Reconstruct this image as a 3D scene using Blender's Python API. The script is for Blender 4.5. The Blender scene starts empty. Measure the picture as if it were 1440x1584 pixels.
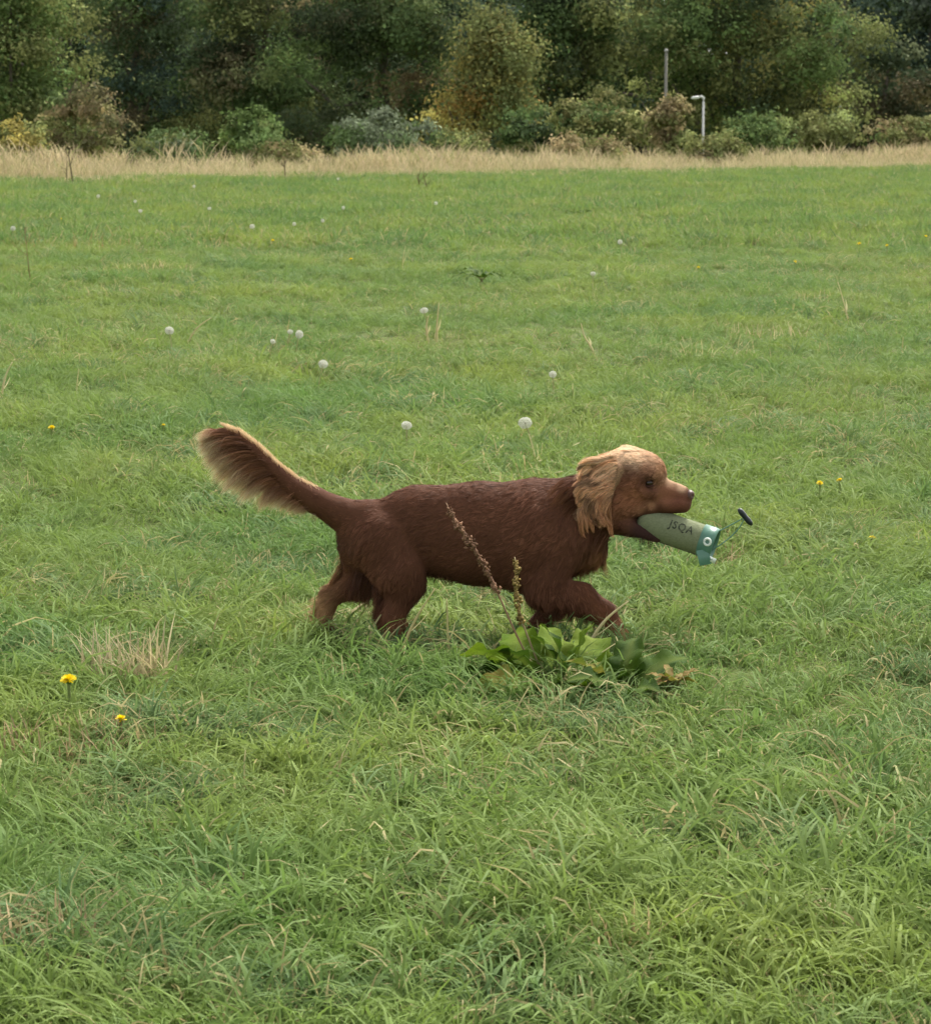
import bpy, math, random
import numpy as np
from mathutils import Vector, Matrix
from mathutils.kdtree import KDTree

# ------------------------------------------------------------------ camera, world, sun, exposure
scene = bpy.context.scene
COL = scene.collection
CAM_H, FPX, CX, CY, HOR = 0.95, 4500.0, 720.0, 792.0, 170.0     # metres; photo pixels (1440 x 1584)
PITCH = math.atan((CY - HOR) / FPX)
cam_data = bpy.data.cameras.new('camera')
cam_data.sensor_fit = 'HORIZONTAL'; cam_data.sensor_width = 36.0
cam_data.lens = FPX / 1440.0 * 36.0
cam_data.clip_start = 0.05; cam_data.clip_end = 3000
cam_data.dof.use_dof = True; cam_data.dof.focus_distance = 5.2
cam_data.dof.aperture_fstop = 32.0
cam = bpy.data.objects.new('camera', cam_data); COL.objects.link(cam)
cam.location = (0, 0, CAM_H); cam.rotation_euler = (math.pi / 2 - PITCH, 0, 0)
scene.camera = cam

SUN_EL, SUN_AZ = math.radians(52), math.radians(28)   # azimuth from +Y towards +X: light comes from behind the dog
world = bpy.data.worlds.new('World'); scene.world = world; world.use_nodes = True
wn = world.node_tree; wn.nodes.clear()
sky = wn.nodes.new('ShaderNodeTexSky'); sky.sky_type = 'NISHITA'; sky.sun_disc = False
sky.sun_elevation = SUN_EL; sky.sun_rotation = SUN_AZ; sky.dust_density = 3.0
hs = wn.nodes.new('ShaderNodeHueSaturation'); hs.inputs['Saturation'].default_value = 0.16
bg = wn.nodes.new('ShaderNodeBackground'); bg.inputs['Strength'].default_value = 0.125
wo = wn.nodes.new('ShaderNodeOutputWorld')
wn.links.new(sky.outputs[0], hs.inputs['Color']); wn.links.new(hs.outputs[0], bg.inputs[0]); wn.links.new(bg.outputs[0], wo.inputs[0])
sun_data = bpy.data.lights.new('sun', 'SUN'); sun_data.energy = 2.4; sun_data.angle = math.radians(10); sun_data.color = (1.0, 0.95, 0.86)
sun = bpy.data.objects.new('sun', sun_data); COL.objects.link(sun); sun.location = (0, 0, 30)
sd = Vector((math.sin(SUN_AZ) * math.cos(SUN_EL), math.cos(SUN_AZ) * math.cos(SUN_EL), math.sin(SUN_EL)))
sun.rotation_euler = sd.to_track_quat('Z', 'Y').to_euler()
vs = scene.view_settings
vs.view_transform = 'Standard'; vs.look = 'None'; vs.gamma = 1; vs.use_curve_mapping = False; vs.exposure = 1.32
scene.cycles.use_denoising = True
scene.cycles.max_bounces = 4; scene.cycles.diffuse_bounces = 2; scene.cycles.glossy_bounces = 2; scene.cycles.transmission_bounces = 4; scene.cycles.transparent_max_bounces = 4
scene.cycles.use_adaptive_sampling = True; scene.cycles.adaptive_threshold = 0.03

rng = np.random.default_rng(7)
R = random.Random(5)

# ------------------------------------------------------------------ pixel -> place
FWD = np.array([0, math.cos(PITCH), -math.sin(PITCH)]); UP = np.array([0, math.sin(PITCH), math.cos(PITCH)])
CAMP = np.array([0, 0, CAM_H])
def ray(px, py):
    return np.array([1.0, 0, 0]) * (px - CX) / FPX + UP * (CY - py) / FPX + FWD
def at_y(px, py, Y):
    d = ray(px, py); return CAMP + d * (Y / d[1])
def at_z(px, py, z):
    d = ray(px, py); return CAMP + d * ((z - CAM_H) / d[2])

E0, E1 = at_z(0, 283, 0), at_z(1440, 262, 0)           # the mown field's far edge
def edge_y(x):
    return E0[1] + (E1[1] - E0[1]) * (x - E0[0]) / (E1[0] - E0[0])
def sstep(a, b, x):
    t = np.clip((x - a) / (b - a), 0, 1); return t * t * (3 - 2 * t)
def gz(x, y):
    x = np.asarray(x, float); y = np.asarray(y, float)
    z = 0.010 * np.sin(2.3 * x + 1.1 * y) + 0.008 * np.sin(4.1 * y - 1.7 * x + 1) + 0.006 * np.sin(7.3 * x + 5.1 * y + 2)
    far = sstep(30, 60, y)
    e = y - edge_y(np.clip(x, -40, 40))
    return z * (1 - far) - 3.6 * sstep(5, 34, e)
def on_ground(px, py, h=0.0):
    p = at_z(px, py, h)
    return np.array([p[0], p[1], float(gz(p[0], p[1])) + h])

# ------------------------------------------------------------------ mesh helpers
def np_mesh(name, verts, faces, mats=(), smooth=True, attrs=None, uniform=None, tris=None):
    """verts (n,3), faces (m,k) equal-size polygons; tris an extra (t,3) array"""
    me = bpy.data.meshes.new(name)
    verts = np.asarray(verts, np.float32); blocks = [np.asarray(f, np.int32) for f in ([faces] if faces is not None else []) + ([tris] if tris is not None else []) if len(f)]
    me.vertices.add(len(verts)); me.vertices.foreach_set('co', verts.ravel())
    nl = sum(b.size for b in blocks); npoly = sum(len(b) for b in blocks)
    me.loops.add(nl); me.loops.foreach_set('vertex_index', np.concatenate([b.ravel() for b in blocks]))
    st, o = [], 0
    for b in blocks:
        st.append(o + np.arange(len(b)) * b.shape[1]); o += b.size
    me.polygons.add(npoly); me.polygons.foreach_set('loop_start', np.concatenate(st).astype(np.int32))
    me.update(calc_edges=True)
    if smooth: me.polygons.foreach_set('use_smooth', np.ones(npoly, bool))
    for k, v in (attrs or {}).items():
        v = np.asarray(v, np.float32)
        if v.ndim == 1:
            a = me.attributes.new(k, 'FLOAT', 'POINT'); a.data.foreach_set('value', v)
        else:
            if v.shape[1] == 3: v = np.concatenate([v, np.ones((len(v), 1), np.float32)], 1)
            a = me.attributes.new(k, 'FLOAT_COLOR', 'POINT'); a.data.foreach_set('color', v.ravel())
    for m in mats: me.materials.append(m)
    return me
def link(name, me, parent=None, loc=None):
    o = bpy.data.objects.new(name, me); COL.objects.link(o)
    if parent is not None: o.parent = parent
    if loc is not None: o.location = loc
    return o
def empty(name, loc=(0, 0, 0)):
    o = bpy.data.objects.new(name, None); COL.objects.link(o); o.location = loc; o.empty_display_size = 0.1
    return o
def tag(o, label=None, cat=None, group=None, kind=None):
    if label: o['label'] = label
    if cat: o['category'] = cat
    if group: o['group'] = group
    if kind: o['kind'] = kind
    return o
class Parts:
    """collects small pieces (tubes, ribbons, lathes) and makes one mesh"""
    def __init__(s): s.v, s.q, s.t, s.c, s.n = [], [], [], [], 0
    def add(s, v, q=None, t=None, c=None):
        v = np.asarray(v, float)
        if q is not None and len(q): s.q.append(np.asarray(q, int) + s.n)
        if t is not None and len(t): s.t.append(np.asarray(t, int) + s.n)
        s.v.append(v); s.n += len(v)
        c = np.array([1, 1, 1.0]) if c is None else np.asarray(c, float)
        s.c.append(np.broadcast_to(c, (len(v), 3)) if c.ndim == 1 else c)
    def tube(s, pts, rad, sides=6, c=None, cap=True):
        pts = np.asarray(pts, float); n = len(pts); rad = np.broadcast_to(np.asarray(rad, float), (n,))
        tan = np.gradient(pts, axis=0); tan /= np.linalg.norm(tan, axis=1, keepdims=True) + 1e-12
        ref = np.array([0, 0, 1.0]) if abs(tan[:, 2]).mean() < 0.8 else np.array([1.0, 0, 0])
        u = np.cross(tan, ref); u /= np.linalg.norm(u, axis=1, keepdims=True) + 1e-12
        w = np.cross(tan, u)
        a = np.arange(sides) * 2 * math.pi / sides
        v = pts[:, None] + rad[:, None, None] * (np.cos(a)[None, :, None] * u[:, None] + np.sin(a)[None, :, None] * w[:, None])
        v = v.reshape(-1, 3); i = np.arange(n - 1)[:, None] * sides; j = np.arange(sides)[None]; j2 = (j + 1) % sides
        q = np.stack([i + j, i + j2, i + sides + j2, i + sides + j], -1).reshape(-1, 4)
        t = []
        if cap:
            v = np.concatenate([v, pts[:1], pts[-1:]]); b = n * sides
            for k in range(sides):
                t.append((b, (k + 1) % sides, k)); t.append((b + 1, (n - 1) * sides + k, (n - 1) * sides + (k + 1) % sides))
        cc = c
        if c is not None and np.ndim(c) == 2:
            cc = np.repeat(np.asarray(c, float), sides, axis=0)
            if cap: cc = np.concatenate([cc, cc[:1], cc[-1:]])
        s.add(v, q, t, cc)
    def ribbon(s, pts, side, wid, c=None):
        pts = np.asarray(pts, float); side = np.asarray(side, float); wid = np.asarray(wid, float)[:, None]
        v = np.stack([pts - side * wid / 2, pts + side * wid / 2], 1).reshape(-1, 3); i = np.arange(len(pts) - 1)[:, None] * 2
        s.add(v, i + np.array([[0, 1, 3, 2]]), None, c)
    def mesh(s, name, mats, smooth=True):
        return np_mesh(name, np.concatenate(s.v), np.concatenate(s.q) if s.q else None, mats, smooth, {'Col': np.concatenate(s.c)}, tris=np.concatenate(s.t) if s.t else None)
def unit(a): return a / (np.linalg.norm(a, axis=-1, keepdims=True) + 1e-12)

# ------------------------------------------------------------------ materials
def new_mat(name):
    m = bpy.data.materials.new(name); m.use_nodes = True; nt = m.node_tree
    b = nt.nodes['Principled BSDF']; return m, nt, b, nt.nodes['Material Output']
def attr(nt, name, kind='GEOMETRY'):
    a = nt.nodes.new('ShaderNodeAttribute'); a.attribute_name = name; a.attribute_type = kind; return a
def mixc(nt, fac, a, b, mode='MIX'):
    m = nt.nodes.new('ShaderNodeMix'); m.data_type = 'RGBA'; m.blend_type = mode
    for sock, val in ((m.inputs[0], fac), (m.inputs[6], a), (m.inputs[7], b)):
        if isinstance(val, (int, float)): sock.default_value = val
        elif isinstance(val, tuple): sock.default_value = (*val, 1) if len(val) == 3 else val
        else: nt.links.new(val, sock)
    return m.outputs[2]
def math_n(nt, op, a, b=None, clamp=False):
    m = nt.nodes.new('ShaderNodeMath'); m.operation = op; m.use_clamp = clamp
    for sock, val in ((m.inputs[0], a), (m.inputs[1], b)):
        if val is None: continue
        if isinstance(val, (int, float)): sock.default_value = val
        else: nt.links.new(val, sock)
    return m.outputs[0]
def noise(nt, scale, detail=2, vec=None, rough=0.5):
    n = nt.nodes.new('ShaderNodeTexNoise'); n.inputs['Scale'].default_value = scale; n.inputs['Detail'].default_value = detail; n.inputs['Roughness'].default_value = rough
    if vec is not None: nt.links.new(vec, n.inputs['Vector'])
    return n.outputs['Fac']
def remap(nt, v, a, b, c=0.0, d=1.0):
    m = nt.nodes.new('ShaderNodeMapRange'); m.inputs[1].default_value = a; m.inputs[2].default_value = b; m.inputs[3].default_value = c; m.inputs[4].default_value = d
    nt.links.new(v, m.inputs[0]); return m.outputs[0]
def leafy(nt, bsdf, out, color, trans=0.3, rough=0.55, spec=0.25):
    nt.links.new(color, bsdf.inputs['Base Color']); bsdf.inputs['Roughness'].default_value = rough
    bsdf.inputs['Specular IOR Level'].default_value = spec
    tr = nt.nodes.new('ShaderNodeBsdfTranslucent'); nt.links.new(color, tr.inputs['Color'])
    mx = nt.nodes.new('ShaderNodeMixShader'); mx.inputs[0].default_value = trans
    nt.links.new(bsdf.outputs[0], mx.inputs[1]); nt.links.new(tr.outputs[0], mx.inputs[2]); nt.links.new(mx.outputs[0], out.inputs['Surface'])

def mat_vcol(name, trans=0.0, rough=0.6, spec=0.25, bump=None, vary=0.0):
    m, nt, b, out = new_mat(name)
    c = attr(nt, 'Col').outputs['Color']
    if vary:
        n = noise(nt, vary, 3); c = mixc(nt, 0.55, c, mixc(nt, n, (0.35, 0.35, 0.35), (1.6, 1.6, 1.6)), 'MULTIPLY')
    if trans: leafy(nt, b, out, c, trans, rough, spec)
    else:
        nt.links.new(c, b.inputs['Base Color']); b.inputs['Roughness'].default_value = rough; b.inputs['Specular IOR Level'].default_value = spec
    if bump:
        bp = nt.nodes.new('ShaderNodeBump'); bp.inputs['Strength'].default_value = bump[1]; bp.inputs['Distance'].default_value = bump[2]
        nt.links.new(noise(nt, bump[0], 4), bp.inputs['Height']); nt.links.new(bp.outputs[0], b.inputs['Normal'])
    return m

def grass_material():
    m, nt, b, out = new_mat('grass_blades')
    geo = nt.nodes.new('ShaderNodeNewGeometry'); pos = geo.outputs['Position']
    a = attr(nt, 'Col'); sep = nt.nodes.new('ShaderNodeSeparateColor'); nt.links.new(a.outputs['Color'], sep.inputs[0])
    rnd, tip = sep.outputs[0], sep.outputs[1]
    oi = nt.nodes.new('ShaderNodeObjectInfo')
    n1 = noise(nt, 0.9, 3, pos); n2 = noise(nt, 3.1, 3, pos); n3 = noise(nt, 0.33, 2, pos)
    green = mixc(nt, remap(nt, n1, 0.38, 0.62), (0.106, 0.202, 0.043), (0.224, 0.284, 0.052))
    green = mixc(nt, remap(nt, n2, 0.50, 0.66, 0, 0.85), green, (0.082, 0.160, 0.062))
    green = mixc(nt, math_n(nt, 'MULTIPLY', rnd, 0.45), green, (0.245, 0.325, 0.088))
    green = mixc(nt, remap(nt, oi.outputs['Random'], 0.0, 1.0, 0.0, 0.30), green, (0.155, 0.230, 0.095))
    # dead blades: more of them where a slow noise is high
    dry_lim = remap(nt, math_n(nt, 'ADD', math_n(nt, 'MULTIPLY', n2, 0.6), math_n(nt, 'MULTIPLY', n3, 0.5)), 0.50, 0.80, 0.993, 0.70)
    dry = math_n(nt, 'GREATER_THAN', rnd, dry_lim)
    straw = mixc(nt, oi.outputs['Random'], (0.42, 0.38, 0.18), (0.34, 0.29, 0.13))
    c = mixc(nt, dry, green, straw)
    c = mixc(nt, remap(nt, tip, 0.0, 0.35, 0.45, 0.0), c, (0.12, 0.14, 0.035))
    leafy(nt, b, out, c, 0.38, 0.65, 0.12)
    return m
M_GRASS = grass_material()
def ground_material():
    m, nt, b, out = new_mat('field_soil')
    geo = nt.nodes.new('ShaderNodeNewGeometry'); pos = geo.outputs['Position']
    c = mixc(nt, remap(nt, noise(nt, 9, 5, pos), 0.35, 0.65), (0.060, 0.095, 0.022), (0.100, 0.125, 0.035))
    c = mixc(nt, remap(nt, noise(nt, 1.3, 3, pos), 0.45, 0.75, 0, 0.6), c, (0.12, 0.11, 0.045))
    nt.links.new(c, b.inputs['Base Color']); b.inputs['Roughness'].default_value = 0.95; b.inputs['Specular IOR Level'].default_value = 0.1
    bp = nt.nodes.new('ShaderNodeBump'); bp.inputs['Strength'].default_value = 0.8; bp.inputs['Distance'].default_value = 0.02
    nt.links.new(noise(nt, 60, 4, pos), bp.inputs['Height']); nt.links.new(bp.outputs[0], b.inputs['Normal'])
    return m
M_GROUND = ground_material()
M_LEAF = mat_vcol('tree_leaves', 0.3, 0.8, 0.05)
M_BARK = mat_vcol('bark', 0, 0.9, 0.1, (9, 0.7, 0.05))
M_STRAW = mat_vcol('dry_stalks', 0.3, 0.7, 0.15)
M_DOCK = mat_vcol('dock_leaf', 0.30, 0.6, 0.08, (180, 0.6, 0.002), vary=60)
M_PETAL = mat_vcol('petals', 0.3, 0.6, 0.2)
M_FLUFF = mat_vcol('seed_fluff', 0.35, 0.8, 0.1)
M_FUR = mat_vcol('fur', 0.12, 0.6, 0.08)
M_FEATHER = mat_vcol('long_fur', 0.30, 0.5, 0.15)
M_SKIN = mat_vcol('skin_under_fur', 0, 0.8, 0.1, (520, 0.5, 0.002), vary=170)
M_CANVAS = mat_vcol('canvas', 0, 0.85, 0.12, (420, 0.9, 0.0012), vary=30)
M_METAL = mat_vcol('painted_metal', 0, 0.45, 0.4)

# ------------------------------------------------------------------ ground
def make_ground():
    def axis(lo, hi, n, p):  # denser near the camera
        return np.sign(np.linspace(lo, hi, n)) * np.abs(np.linspace(lo, hi, n)) ** p
    xs = axis(-1, 1, 161, 2.6) * 900
    ys = np.concatenate([np.linspace(-30, 0, 12)[:-1], np.linspace(0, 100, 260)[:-1], 100 + (np.linspace(0, 1, 50) ** 2.2) * 1400])
    X, Y = np.meshgrid(xs, ys, indexing='ij'); Z = gz(X, Y)
    v = np.stack([X, Y, Z], -1).reshape(-1, 3); ny = len(ys); i = np.arange(len(xs) - 1)[:, None] * ny + np.arange(ny - 1)[None]
    q = np.stack([i, i + ny, i + ny + 1, i + 1], -1).reshape(-1, 4)
    o = link('ground', np_mesh('ground', v, q, [M_GROUND]))
    return tag(o, kind='structure')
make_ground()

# ------------------------------------------------------------------ grass (tufts scattered by geometry nodes)
def tuft(name, nb, radius, hmin, hmax, wid, seed, bend=(0.3, 1.1), mat=M_GRASS, segs=4, flop=None):
    r = np.random.default_rng(seed); P = Parts()
    common = r.uniform(0, 2 * math.pi)
    for _ in range(nb):
        az = r.uniform(0, 2 * math.pi) if flop is None else common + r.normal(0, flop)
        a0 = r.uniform(0, 2 * math.pi); rr = radius * math.sqrt(r.uniform())
        h = r.uniform(hmin, hmax); th0 = r.uniform(0.05, 0.45); th1 = th0 + r.uniform(*bend)
        t = np.linspace(0, 1, segs + 1); th = th0 + (th1 - th0) * t ** 1.3
        ds = h / segs
        hor = np.concatenate([[0], np.cumsum(np.sin(th[1:]) * ds)]); ver = np.concatenate([[0], np.cumsum(np.cos(th[1:]) * ds)])
        d = np.array([math.cos(az), math.sin(az)]); sw = r.normal(0, 0.12) * h * t ** 2
        pts = np.stack([rr * math.cos(a0) + d[0] * hor - d[1] * sw, rr * math.sin(a0) + d[1] * hor + d[0] * sw, ver - 0.008], 1)
        tw = r.normal(0, 0.5)
        side = np.array([-d[1] * math.cos(tw), d[0] * math.cos(tw), math.sin(tw)])
        w = wid * r.uniform(0.6, 1.3) * np.array([0.8, 1.0, 0.9, 0.6, 0.08])[:segs + 1] if segs == 4 else wid * np.linspace(1, 0.1, segs + 1)
        k = r.uniform()
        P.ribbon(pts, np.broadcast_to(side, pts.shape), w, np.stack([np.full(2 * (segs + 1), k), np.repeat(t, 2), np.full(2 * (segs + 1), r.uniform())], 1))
    me = P.mesh(name, [mat])
    return bpy.data.objects.new(name, me)
def scatter_tree(coll):
    ng = bpy.data.node_groups.new('scatter_' + coll.name, 'GeometryNodeTree')
    ng.interface.new_socket('Geometry', in_out='INPUT', socket_type='NodeSocketGeometry')
    ng.interface.new_socket('Geometry', in_out='OUTPUT', socket_type='NodeSocketGeometry')
    N = ng.nodes; gi = N.new('NodeGroupInput'); go = N.new('NodeGroupOutput')
    ci = N.new('GeometryNodeCollectionInfo'); ci.inputs['Collection'].default_value = coll
    ci.inputs['Separate Children'].default_value = True; ci.inputs['Reset Children'].default_value = True
    ip = N.new('GeometryNodeInstanceOnPoints'); ip.inputs['Pick Instance'].default_value = True
    def na(nm, ty):
        a = N.new('GeometryNodeInputNamedAttribute'); a.data_type = ty; a.inputs['Name'].default_value = nm
        return [o for o in a.outputs if o.name == 'Attribute' and o.enabled][0]
    L = ng.links
    L.new(gi.outputs[0], ip.inputs['Points']); L.new(ci.outputs[0], ip.inputs['Instance'])
    L.new(na('idx', 'INT'), ip.inputs['Instance Index']); L.new(na('rot', 'FLOAT_VECTOR'), ip.inputs['Rotation']); L.new(na('scl', 'FLOAT'), ip.inputs['Scale'])
    L.new(ip.outputs[0], go.inputs[0])
    return ng
def scatter(name, pts, rotz, tilt, scl, idx, tufts):
    coll = bpy.data.collections.new(name + '_tufts')
    for t in tufts: coll.objects.link(t)
    n = len(pts); me = bpy.data.meshes.new(name); me.vertices.add(n); me.vertices.foreach_set('co', np.asarray(pts, np.float32).ravel())
    a = me.attributes.new('rot', 'FLOAT_VECTOR', 'POINT'); a.data.foreach_set('vector', np.stack([tilt[:, 0], tilt[:, 1], rotz], 1).astype(np.float32).ravel())
    a = me.attributes.new('scl', 'FLOAT', 'POINT'); a.data.foreach_set('value', scl.astype(np.float32))
    a = me.attributes.new('idx', 'INT', 'POINT'); a.data.foreach_set('value', idx.astype(np.int32))
    o = link(name, me); md = o.modifiers.new('scatter', 'NODES'); md.node_group = scatter_tree(coll)
    return o
def vnoise(x, y, s, seed):
    """cheap smooth 2-D noise from summed sines"""
    r = np.random.default_rng(seed); z = 0
    for _ in range(7):
        a = r.uniform(0, 2 * math.pi); f = s * r.uniform(0.5, 1.6)
        z = z + np.sin(f * (x * math.cos(a) + y * math.sin(a)) + r.uniform(0, 6.28))
    return z / 7 * 1.6

def make_grass():
    tufts = [tuft('tuft_a%d' % i, 16, 0.032, 0.030, 0.078, 0.0029, 100 + i, (0.7, 2.2)) for i in range(8)]
    tufts += [tuft('tuft_b%d' % i, 13, 0.026, 0.055, 0.115, 0.0032, 200 + i, (1.0, 2.2), flop=0.6) for i in range(6)]
    tufts += [tuft('tuft_c%d' % i, 24, 0.045, 0.02, 0.055, 0.0030, 300 + i, (0.6, 2.0)) for i in range(4)]
    big = [tuft('tuft_d%d' % i, 30, 0.10, 0.05, 0.12, 0.0065, 400 + i, (0.5, 1.6)) for i in range(6)]
    allt = tufts + big
    P, RZ, SC, IX = [], [], [], []
    zones = [(2.3, 6.5, 1750, 0, 0.7), (6.5, 11, 900, 0, 0.7), (11, 20, 380, 0, 0.8), (20, 33, 120, 1, 1.0), (33, 50, 80, 1, 1.0)]
    for y0, y1, dens, far, mg in zones:
        hw = lambda y: 0.172 * y + mg
        n = int(dens * (y1 - y0) * 2 * hw(y1))
        x = rng.uniform(-hw(y1), hw(y1), n); y = rng.uniform(y0, y1, n)
        k = (np.abs(x) < hw(y)) & (y < edge_y(x) + 0.6 + 0.5 * vnoise(x, y, 2.5, 3)); x, y = x[k], y[k]
        thick = vnoise(x, y, 3.2, 11)
        k = rng.uniform(size=len(x)) < np.clip(0.86 + 0.25 * thick, 0.62, 1); x, y, thick = x[k], y[k], thick[k]
        n = len(x); P.append(np.stack([x, y, gz(x, y)], 1)); RZ.append(rng.uniform(0, 6.283, n))
        SC.append(rng.uniform(0.78, 1.32, n) * (1 + 0.28 * np.clip(thick, -1, 1)))
        if far: IX.append(rng.integers(18, 24, n))
        else:
            kind = rng.uniform(size=n) + 0.25 * vnoise(x, y, 1.7, 21)
            IX.append(np.where(kind < 0.45, rng.integers(0, 8, n), np.where(kind < 0.72, rng.integers(8, 14, n), rng.integers(14, 18, n))))
    P = np.concatenate(P); n = len(P)
    # combed swirls: neighbouring tufts lean the same way
    sw = vnoise(P[:, 0], P[:, 1], 2.2, 31) * 3.0
    rz = np.where(rng.uniform(size=n) < 0.5, sw + rng.normal(0, 0.5, n), np.concatenate(RZ))
    tilt = rng.normal(0, 0.18, (n, 2))
    o = scatter('meadow_grass', P, rz, tilt, np.concatenate(SC), np.concatenate(IX), allt)
    tag(o, 'short green meadow grass with straw-coloured blades covering the field', 'grass', kind='stuff')
make_grass()

def make_dry_band():
    tf = []
    for i in range(8):
        r = np.random.default_rng(500 + i); Q = Parts()
        for _ in range(22):
            az = r.uniform(0, 6.283); h = r.uniform(0.18, 0.55); a0 = r.uniform(0, 6.283); rr = 0.16 * math.sqrt(r.uniform())
            t = np.linspace(0, 1, 5); lean = r.uniform(0.05, 0.7) * h
            pts = np.stack([rr * math.cos(a0) + math.cos(az) * lean * t ** 2, rr * math.sin(a0) + math.sin(az) * lean * t ** 2, h * t * (1 - 0.12 * t) - 0.02], 1)
            c0 = np.array([[0.60, 0.50, 0.29], [0.66, 0.54, 0.34], [0.44, 0.37, 0.19], [0.26, 0.29, 0.10], [0.56, 0.44, 0.28]][r.integers(5)]) * r.uniform(0.65, 1.2)
            w = np.array([0.006, 0.006, 0.005, 0.011, 0.002]) * r.uniform(0.8, 1.3)
            Q.ribbon(pts, np.broadcast_to([-math.sin(az + 1), math.cos(az + 1), 0], pts.shape), w, c0)
        tf.append(bpy.data.objects.new('straw_%d' % i, Q.mesh('straw_%d' % i, [M_STRAW])))
    n = 16000; x = rng.uniform(-13, 14, n); e = rng.uniform(-0.2, 1, n) ** 1.0 * 10.5; y = edge_y(x) + 0.25 + e + 0.8 * vnoise(x, x * 0, 1.6, 5) + 0.5 * vnoise(x, x * 0, 5.0, 6)
    keep = rng.uniform(size=n) < np.clip(0.42 + 0.6 * vnoise(x, y, 1.3, 8), .12, 1); x, y = x[keep], y[keep]; e = e[keep]; n = len(x)
    ht = (0.45 + 0.28 * vnoise(x, y, 1.4, 9)) * rng.choice([.75, 1, 1, 1.35], n) * np.clip(0.62 + 0.4 * e / 2, 0.5, 1.12)
    o = scatter('dry_grass', np.stack([x, y, gz(x, y)], 1), rng.uniform(0, 6.283, n), rng.normal(0, 0.1, (n, 2)), ht * rng.uniform(0.8, 1.25, n), rng.integers(0, 8, n), tf)
    tag(o, 'band of tall straw-coloured dry grass along the far field edge', 'dry grass', kind='stuff')
make_dry_band()

# ------------------------------------------------------------------ trees and shrubs
PAL0 = dict(dark=(0.040, 0.056, 0.028), green=(0.064, 0.098, 0.034), mid=(0.082, 0.120, 0.038), olive=(0.108, 0.116, 0.042), yellow=(0.215, 0.180, 0.052),
           brown=(0.092, 0.078, 0.042), blue=(0.040, 0.062, 0.048), tan=(0.185, 0.145, 0.078), gold=(0.26, 0.155, 0.05), grey=(0.105, 0.125, 0.078), light=(0.125, 0.15, 0.055))
PAL = {k: tuple(1.55 * c for c in v) for k, v in PAL0.items()}
def foliage(r, lobes, n, size, pal, clump=0.45, up=0.35, in_clump=45):
    """leaf faces gathered in clumps over the skin of ellipsoid lobes; lobes: (cx,cy,cz,rx,ry,rz)"""
    lobes = np.asarray(lobes, float); area = (lobes[:, 3] * lobes[:, 5]); pr = area / area.sum()
    nc = max(6, n // in_clump); li = r.choice(len(lobes), nc, p=pr); d = unit(r.normal(size=(nc, 3)))
    d[:, 2] = np.where((d[:, 2] < -0.3) & (r.uniform(size=nc) < 0.6), -d[:, 2], d[:, 2])
    rad = r.uniform(0.62, 1.08, nc)[:, None]
    cc = lobes[li, :3] + d * lobes[li, 3:] * rad
    names = list(pal); wts = np.array([pal[k] for k in names]); wts = wts / wts.sum()
    lobe_col = np.array([PAL[names[k]] for k in r.choice(len(names), len(lobes), p=wts)])
    own = np.array([PAL[names[k]] for k in r.choice(len(names), nc, p=wts)])
    mix = r.uniform(0.05, 0.40, nc)[:, None]; ccol = (lobe_col[li] * (1 - mix) + own * mix) * r.lognormal(0, 0.30, nc)[:, None]
    ci = r.integers(0, nc, n); off = r.normal(size=(n, 3)) * clump * np.array([1, 1, 0.7]) * r.uniform(0.4, 1.0, (n, 1)) * 0.62
    c = cc[ci] + off; out = d[ci]
    nrm = unit(out * 0.5 + unit(off) * 0.55 + np.array([0, 0, up]) + r.normal(size=(n, 3)) * 0.55)
    t = unit(np.cross(nrm, r.normal(size=(n, 3)))); b = np.cross(nrm, t)
    l = (size * r.uniform(0.6, 1.35, n))[:, None]; w = l * r.uniform(0.45, 0.7, (n, 1)); fold = nrm * l * 0.10
    v = np.stack([c - t * l / 2, c + b * w / 2 + fold, c + t * l / 2 - nrm * l * 0.08, c - b * w / 2 + fold], 1).reshape(-1, 3)
    q = np.arange(n * 4).reshape(-1, 4)
    col = ccol[ci] * r.lognormal(0, 0.08, (n, 1)); col = np.repeat(col, 4, axis=0)
    return v, q, col
def woody(r, base, height, crown_lobes, rad, nlimb, col=(0.10, 0.085, 0.065)):
    Q = Parts(); top = base + np.array([r.normal(0, .04) * height, r.normal(0, .04) * height, height])
    t = np.linspace(0, 1, 8)[:, None]; pts = base + (top - base) * t + np.concatenate([r.normal(0, 0.015 * height, (8, 2)), np.zeros((8, 1))], 1) * np.sin(t * math.pi)
    rr = rad * (1 - 0.85 * t[:, 0]); rr[0] *= 1.35
    Q.tube(pts, rr, 8, col)
    for k in range(nlimb):
        lb = crown_lobes[k % len(crown_lobes)]; s = r.uniform(0.25, 0.75); i = int(s * 7); p0 = pts[i]
        p3 = np.array(lb[:3]) + r.normal(0, 0.2, 3); pm = (p0 + p3) / 2 + np.array([0, 0, 0.12 * height * r.uniform(-0.3, 1)])
        u = np.linspace(0, 1, 6)[:, None]; lim = p0 * (1 - u) ** 2 + 2 * pm * u * (1 - u) + p3 * u ** 2
        Q.tube(lim, rr[i] * 0.55 * (1 - 0.8 * u[:, 0]), 6, col)
    return Q
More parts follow.
